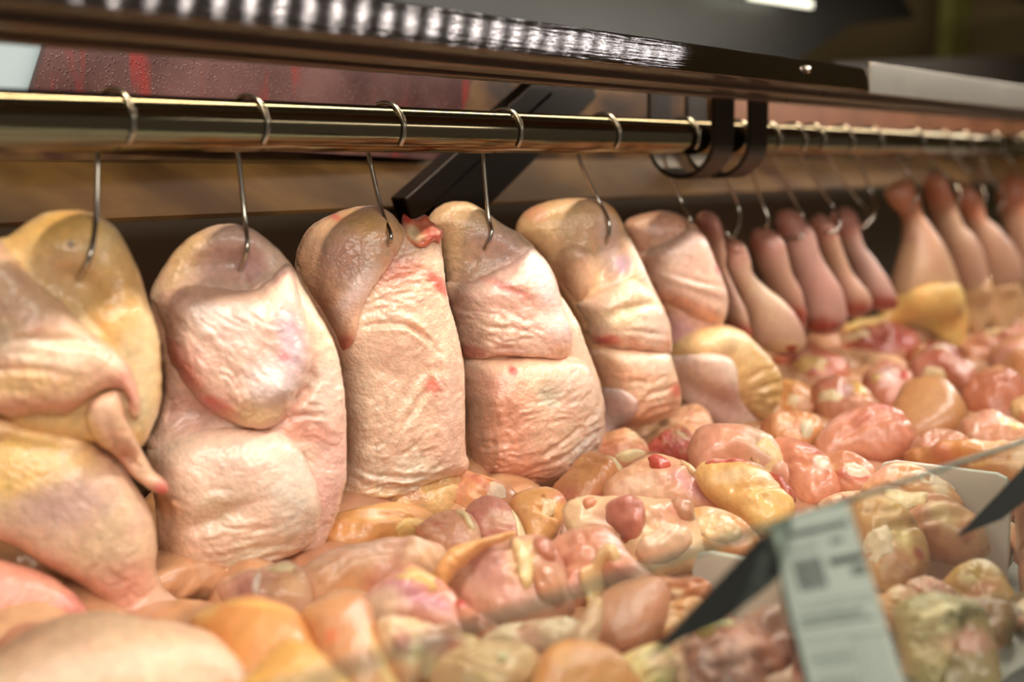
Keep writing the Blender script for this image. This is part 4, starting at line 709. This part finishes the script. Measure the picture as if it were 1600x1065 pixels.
piece(grow=1.2, outline=[(1475,915),(1500,890),(1535,886),(1562,912),(1574,948),(1535,958),(1492,940)], label='tan smooth fillet beside the lower edge of the white divider', col=(196, 146, 88), T=.034)
piece(grow=1.2, outline=[(1415,920),(1445,908),(1480,925),(1490,950),(1470,975),(1440,950)], label='pink gristly scrap between the pieces behind the glass', name='chicken_scrap', col=(198, 142, 120), T=.02, veins=.4, lump=.004)
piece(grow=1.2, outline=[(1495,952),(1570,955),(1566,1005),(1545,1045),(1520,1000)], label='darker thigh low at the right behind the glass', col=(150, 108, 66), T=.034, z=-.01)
piece(grow=1.2, outline=[(1285,792),(1300,780),(1340,772),(1366,782),(1350,802),(1300,812)], label='pale skin edge peeking above the price card', name='chicken_skin_strip', col=(238, 192, 150), T=.014, mat=SKIN, z=.008)
# compartment under the blade
piece([(1030,1045),(1055,1005),(1090,985),(1140,972),(1178,955),(1208,950),(1216,978),(1236,1006),(1222,1040),(1190,1052),(1175,1100),(1040,1110)], 'dark purple brown thigh with cream fat under the dark blade', col=(160, 104, 88), T=.036, veins=.35, lump=.005, mott=((118, 70, 66), .7), creases=[([(1060, 1040), (1120, 1010), (1180, 1000)], 5, .005)],
      parts=[('fat', [(1098,985),(1118,976),(1135,968),(1148,976),(1140,992),(1115,1000)], .008, (232, 210, 160), {}), ('fat', [(1085,1005),(1100,992),(1120,1000),(1112,1012),(1092,1014)], .007, (226, 196, 120), {}), ('skin', [(1040,1040),(1058,1010),(1075,1005),(1072,1040),(1078,1090),(1048,1095)], .007, (222, 172, 136), {})])
piece([(1016,915),(1030,902),(1062,906),(1092,905),(1108,922),(1090,942),(1050,940),(1024,932)], 'curled brown pink slice above the dark blade', 'chicken_scrap', col=(206, 130, 94), T=.02, z=.01, creases=[([(1030, 922), (1060, 925), (1095, 918)], 4, .004)])
piece([(1022,955),(1050,940),(1088,936),(1095,955),(1065,988),(1030,995)], 'peach piece partly behind the dark blade', col=(218, 154, 108), T=.024)
piece([(950,1045),(985,1020),(1030,1008),(1048,1030),(1040,1075),(990,1095)], 'cream yellow fat lump at the bottom edge by the blade tip', 'chicken_fat', col=(232, 208, 150), T=.028, mott=((220, 180, 120), .6))
piece([(1236,1010),(1250,985),(1275,985),(1300,1030),(1300,1100),(1240,1110)], 'mauve veined piece behind the lower part of the price card', col=(176, 116, 100), T=.03, veins=.4)
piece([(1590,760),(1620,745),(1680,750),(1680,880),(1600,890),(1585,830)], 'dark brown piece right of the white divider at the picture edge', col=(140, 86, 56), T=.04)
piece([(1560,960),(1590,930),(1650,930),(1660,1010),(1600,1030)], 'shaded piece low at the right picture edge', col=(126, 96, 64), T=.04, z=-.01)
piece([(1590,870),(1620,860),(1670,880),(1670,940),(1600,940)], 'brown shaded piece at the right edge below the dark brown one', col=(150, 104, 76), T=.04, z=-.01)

# lower layer of the pile that shows in the gaps
def lumpy(seed):
    import bmesh
    bm = bmesh.new(); bmesh.ops.create_icosphere(bm, subdivisions=4, radius=1)
    V = np.array([v.co[:] for v in bm.verts]); F = [[v.index for v in f.verts] for f in bm.faces]; bm.free()
    r = 1+.16*fbm(V[:, 0]*1.3+seed, V[:, 1]*1.3+V[:, 2]*1.1, 3)*2
    return V*r[:, None]*np.array([.052, .038, .024]), F
protos = []
for k, c in enumerate(((204, 148, 106), (190, 132, 98), (214, 162, 120))):
    V, F = lumpy(k*3.7); me_o = None
    n = fbm(V[:, 0]*60, V[:, 1]*60+V[:, 2]*40, 3)[:, None]; C = lin(c)*(1+.25*n)
    protos.append((V, F, C))
meshes = []
cnt = 0
Xs = np.arange(.38, 2.9, .088)
for ix, X in enumerate(Xs):
    for Y in np.arange(.30 if X < .95 else .235, .91, .072):
        # keep the slots of the two dividers free
        if any(abs(X-xd) < .05 and Y < .43 for xd in (.885, 1.13)): continue
        k = rng.randrange(3)
        if len(meshes) < 3:
            k = len(meshes); o = mesh_obj('buried_chicken_piece', *protos[k][:2], MEAT, None, None, col=protos[k][2]); meshes.append(o.data)
        else:
            o = bpy.data.objects.new('buried_chicken_piece', meshes[k]); COL.objects.link(o)
        o.location = (X+rng.uniform(-.015, .015), Y+rng.uniform(-.015, .015), ZB-.040+max(0, Y-.6)*.12+rng.uniform(-.006, .006)); o.rotation_euler = (rng.uniform(-.3, .3), rng.uniform(-.3, .3), rng.uniform(0, 3.14))
        tag(o, 'raw chicken piece of the lower layer showing only in gaps of the pile', 'chicken piece', 'lower layer of the pile')

bpy.context.view_layer.update(); dg = bpy.context.evaluated_depsgraph_get(); seen = set()
for ox, oy in ((0, 0), (-.25, .05), (.25, -.05)):
    org = Vector(rgt*ox+np.array([0, 0, oy]))
    for py in range(420, 1064, 6):
        for px in range(4, 1600, 7):
            ok, lo_, no_, ix_, ob_, _m = sc.ray_cast(dg, org, Vector(unit(ray(px, py)*1.0-np.array(org)*.8)))
            if ok: seen.add(ob_.name)
for o in [o for o in bpy.data.objects if o.name.startswith('buried_chicken_piece') and o.name not in seen]: bpy.data.objects.remove(o)

# ================================================================ DIVIDERS, GLASS, PRICE CARD
WP = noisy('white_divider_plastic', [(.3, (188, 180, 166)), (.7, (206, 200, 188))], 12., .35)
WP.node_tree.nodes['Principled BSDF'].inputs['Subsurface Weight'].default_value = .2
def divider(X, far_px, near_px, label):
    nx = np.array([1., 0, 0]); a = hit(*far_px, X*nx, nx); b = hit(*near_px, X*nx, nx); y1, y0, ztop = a[1], b[1], (a[2]+b[2])/2
    P = [(X, y0, -.372), (X, y0, ztop-.012), (X, y0+.004, ztop-.003), (X, y0+.012, ztop), (X, y1-.014, ztop), (X, y1-.004, ztop-.003), (X, y1, ztop-.014), (X, y1, -.372)]
    return tag(slab('divider', P, (-1, 0, 0), .006, WP, loc=(X, (y0+y1)/2, -.372), bevel=.001), label, 'divider')
divider(1.13, (1372, 712), (1575, 746), 'white plastic divider standing behind the glass at right')
divider(.885, (1078, 858), (1240, 884), 'white plastic divider standing left of the price card')
# front glass pane
A = hit(1280, 797, fwd*.72, fwd); Bp = hit(1600, 690, fwd*.895, fwd); zt = (A[2]+Bp[2])/2
d = unit((Bp-A)*np.array([1, 1, 0])); A = np.array([A[0], A[1], zt]); n = unit(np.cross(d, [0, 0, 1])); 
if n@fwd > 0: n = -n
g, nt, b = newmat('clear_glass'); b.inputs['Base Color'].default_value = (.80, .87, .82, 1); b.inputs['Transmission Weight'].default_value = 1; b.inputs['Roughness'].default_value = 0.0; b.inputs['IOR'].default_value = 1.45
S0, S1 = A-d*.62, A+d*2.2; dn = np.array([0, 0, -.145])
gp = empty('front_glass', A, 'low front glass pane whose green edge rises to the right', 'glass')
slab('pane', [S0, S1, S1+dn, S0+dn], n, .004, g, gp, A, bevel=.0006)
ge = flat('glass_edge_green', (84, 100, 86), .2)
slab('polished_edge', [S0+[0, 0, .0004], S1+[0, 0, .0004], S1-[0, 0, .0012], S0-[0, 0, .0012]], n, .0042, ge, gp, A)
sill = tag(slab('front_sill', [S0+dn+n*.02+[0, 0, .012], S1+dn+n*.02+[0, 0, .012], S1+dn+n*.02-[0, 0, .03], S0+dn+n*.02-[0, 0, .03]], n, .05, metal('sill_steel', (190, 190, 185), .3), loc=A), 'steel sill along the foot of the front glass', 'sill')

# price card
BLK = flat('black_plastic', (26, 25, 24), .45)
def cardpt(u, v, lift=0):  # u,v in 0..1 over the card
    a = np.array([1199, 817.]); bb = np.array([1325, 785.]); c = np.array([1425, 1100.]); dd_ = np.array([1276, 1110.])
    p = (a*(1-u)+bb*u)*(1-v)+(dd_*(1-u)+c*u)*v
    return hit(p[0], p[1], CP+CN*lift, CN)
CN = unit(-fwd*np.array([1, 1, 0])+np.array([.05, 0, .22])); CP = ray(1300, 900)*.70
card = empty('price_card', cardpt(.5, 1), 'tilted white price card printed with a barcode before the front glass', 'price card')
slab('card', [cardpt(0, 0), cardpt(1, 0), cardpt(1, 1), cardpt(0, 1)], CN, .0012, noisy('card_paper', [(.3, (172, 182, 168)), (.7, (190, 198, 184))], 20., .5), card, card.location)
slab('card_holder', [cardpt(-.03, .01, -.0013), cardpt(.99, .01, -.0013), cardpt(1, 1.02, -.0013), cardpt(-.06, 1.02, -.0013)], CN, .004, BLK, card, card.location)
INK = flat('black_ink', (34, 38, 36), .6); GINK = flat('grey_ink', (120, 128, 120), .6)
def ink(u0, v0, u1, v1, m=INK, name='print'):
    return slab(name, [cardpt(u0, v0, .0002), cardpt(u1, v0, .0002), cardpt(u1, v1, .0002), cardpt(u0, v1, .0002)], CN, .0002, m, card, card.location)
r2 = random.Random(5)
def row(u0, u1, v, hgt, m=INK, lo=.02, hi=.06):
    u = u0
    while u < u1:
        w_ = r2.uniform(lo, hi); ink(u, v, min(u+w_, u1), v+hgt, m, 'printed_word'); u += w_+.014
row(.22, .92, .075, .03, INK, .025, .05)
row(.66, .80, .15, .025)
row(.1, .5, .16, .018, GINK)
u = .17
while u < .50:
    w_ = r2.choice((.008, .014, .02)); ink(u, .22, u+w_, .38, INK, 'barcode_bar'); u += w_+r2.choice((.008, .014))
ink(.58, .245, .98, .278, INK, 'printed_block'); row(.80, .97, .30, .045)
for k, v in enumerate((.44, .468)): row(.10, .95, v, .008, GINK)
row(.08, .80, .505, .035, GINK); row(.06, .9, .55, .02, GINK)
ink(.03, .635, .98, .642, GINK, 'ruled_line'); ink(.60, .642, .615, 1, GINK, 'ruled_line'); ink(.72, .642, .73, 1, GINK, 'ruled_line'); ink(.84, .642, .85, 1, GINK, 'ruled_line')
for v in (.70, .73, .76, .83, .86, .89, .94): row(.08, .55, v, .012, GINK)
def blade(pts, dist, label):
    P = [ray(x, y)*dist for x, y in pts]; nn = -unit(fwd*np.array([1, 1, .0]))
    P = [hit(x, y, P[0], nn) for x, y in pts]
    return tag(slab('price_spike', P, nn, .0015, BLK, loc=P[0], bevel=.0003), label, 'spike')
blade([(1004,1028),(1178,842),(1200,830),(1222,856),(1222,888),(1200,912),(1122,972),(1060,998)], .74, 'black pointed plastic spike of the price card, tip pointing down left')
blade([(1489,838),(1600,722),(1680,640),(1700,700),(1640,748),(1560,810)], .92, 'black pointed plastic spike at the right picture edge')
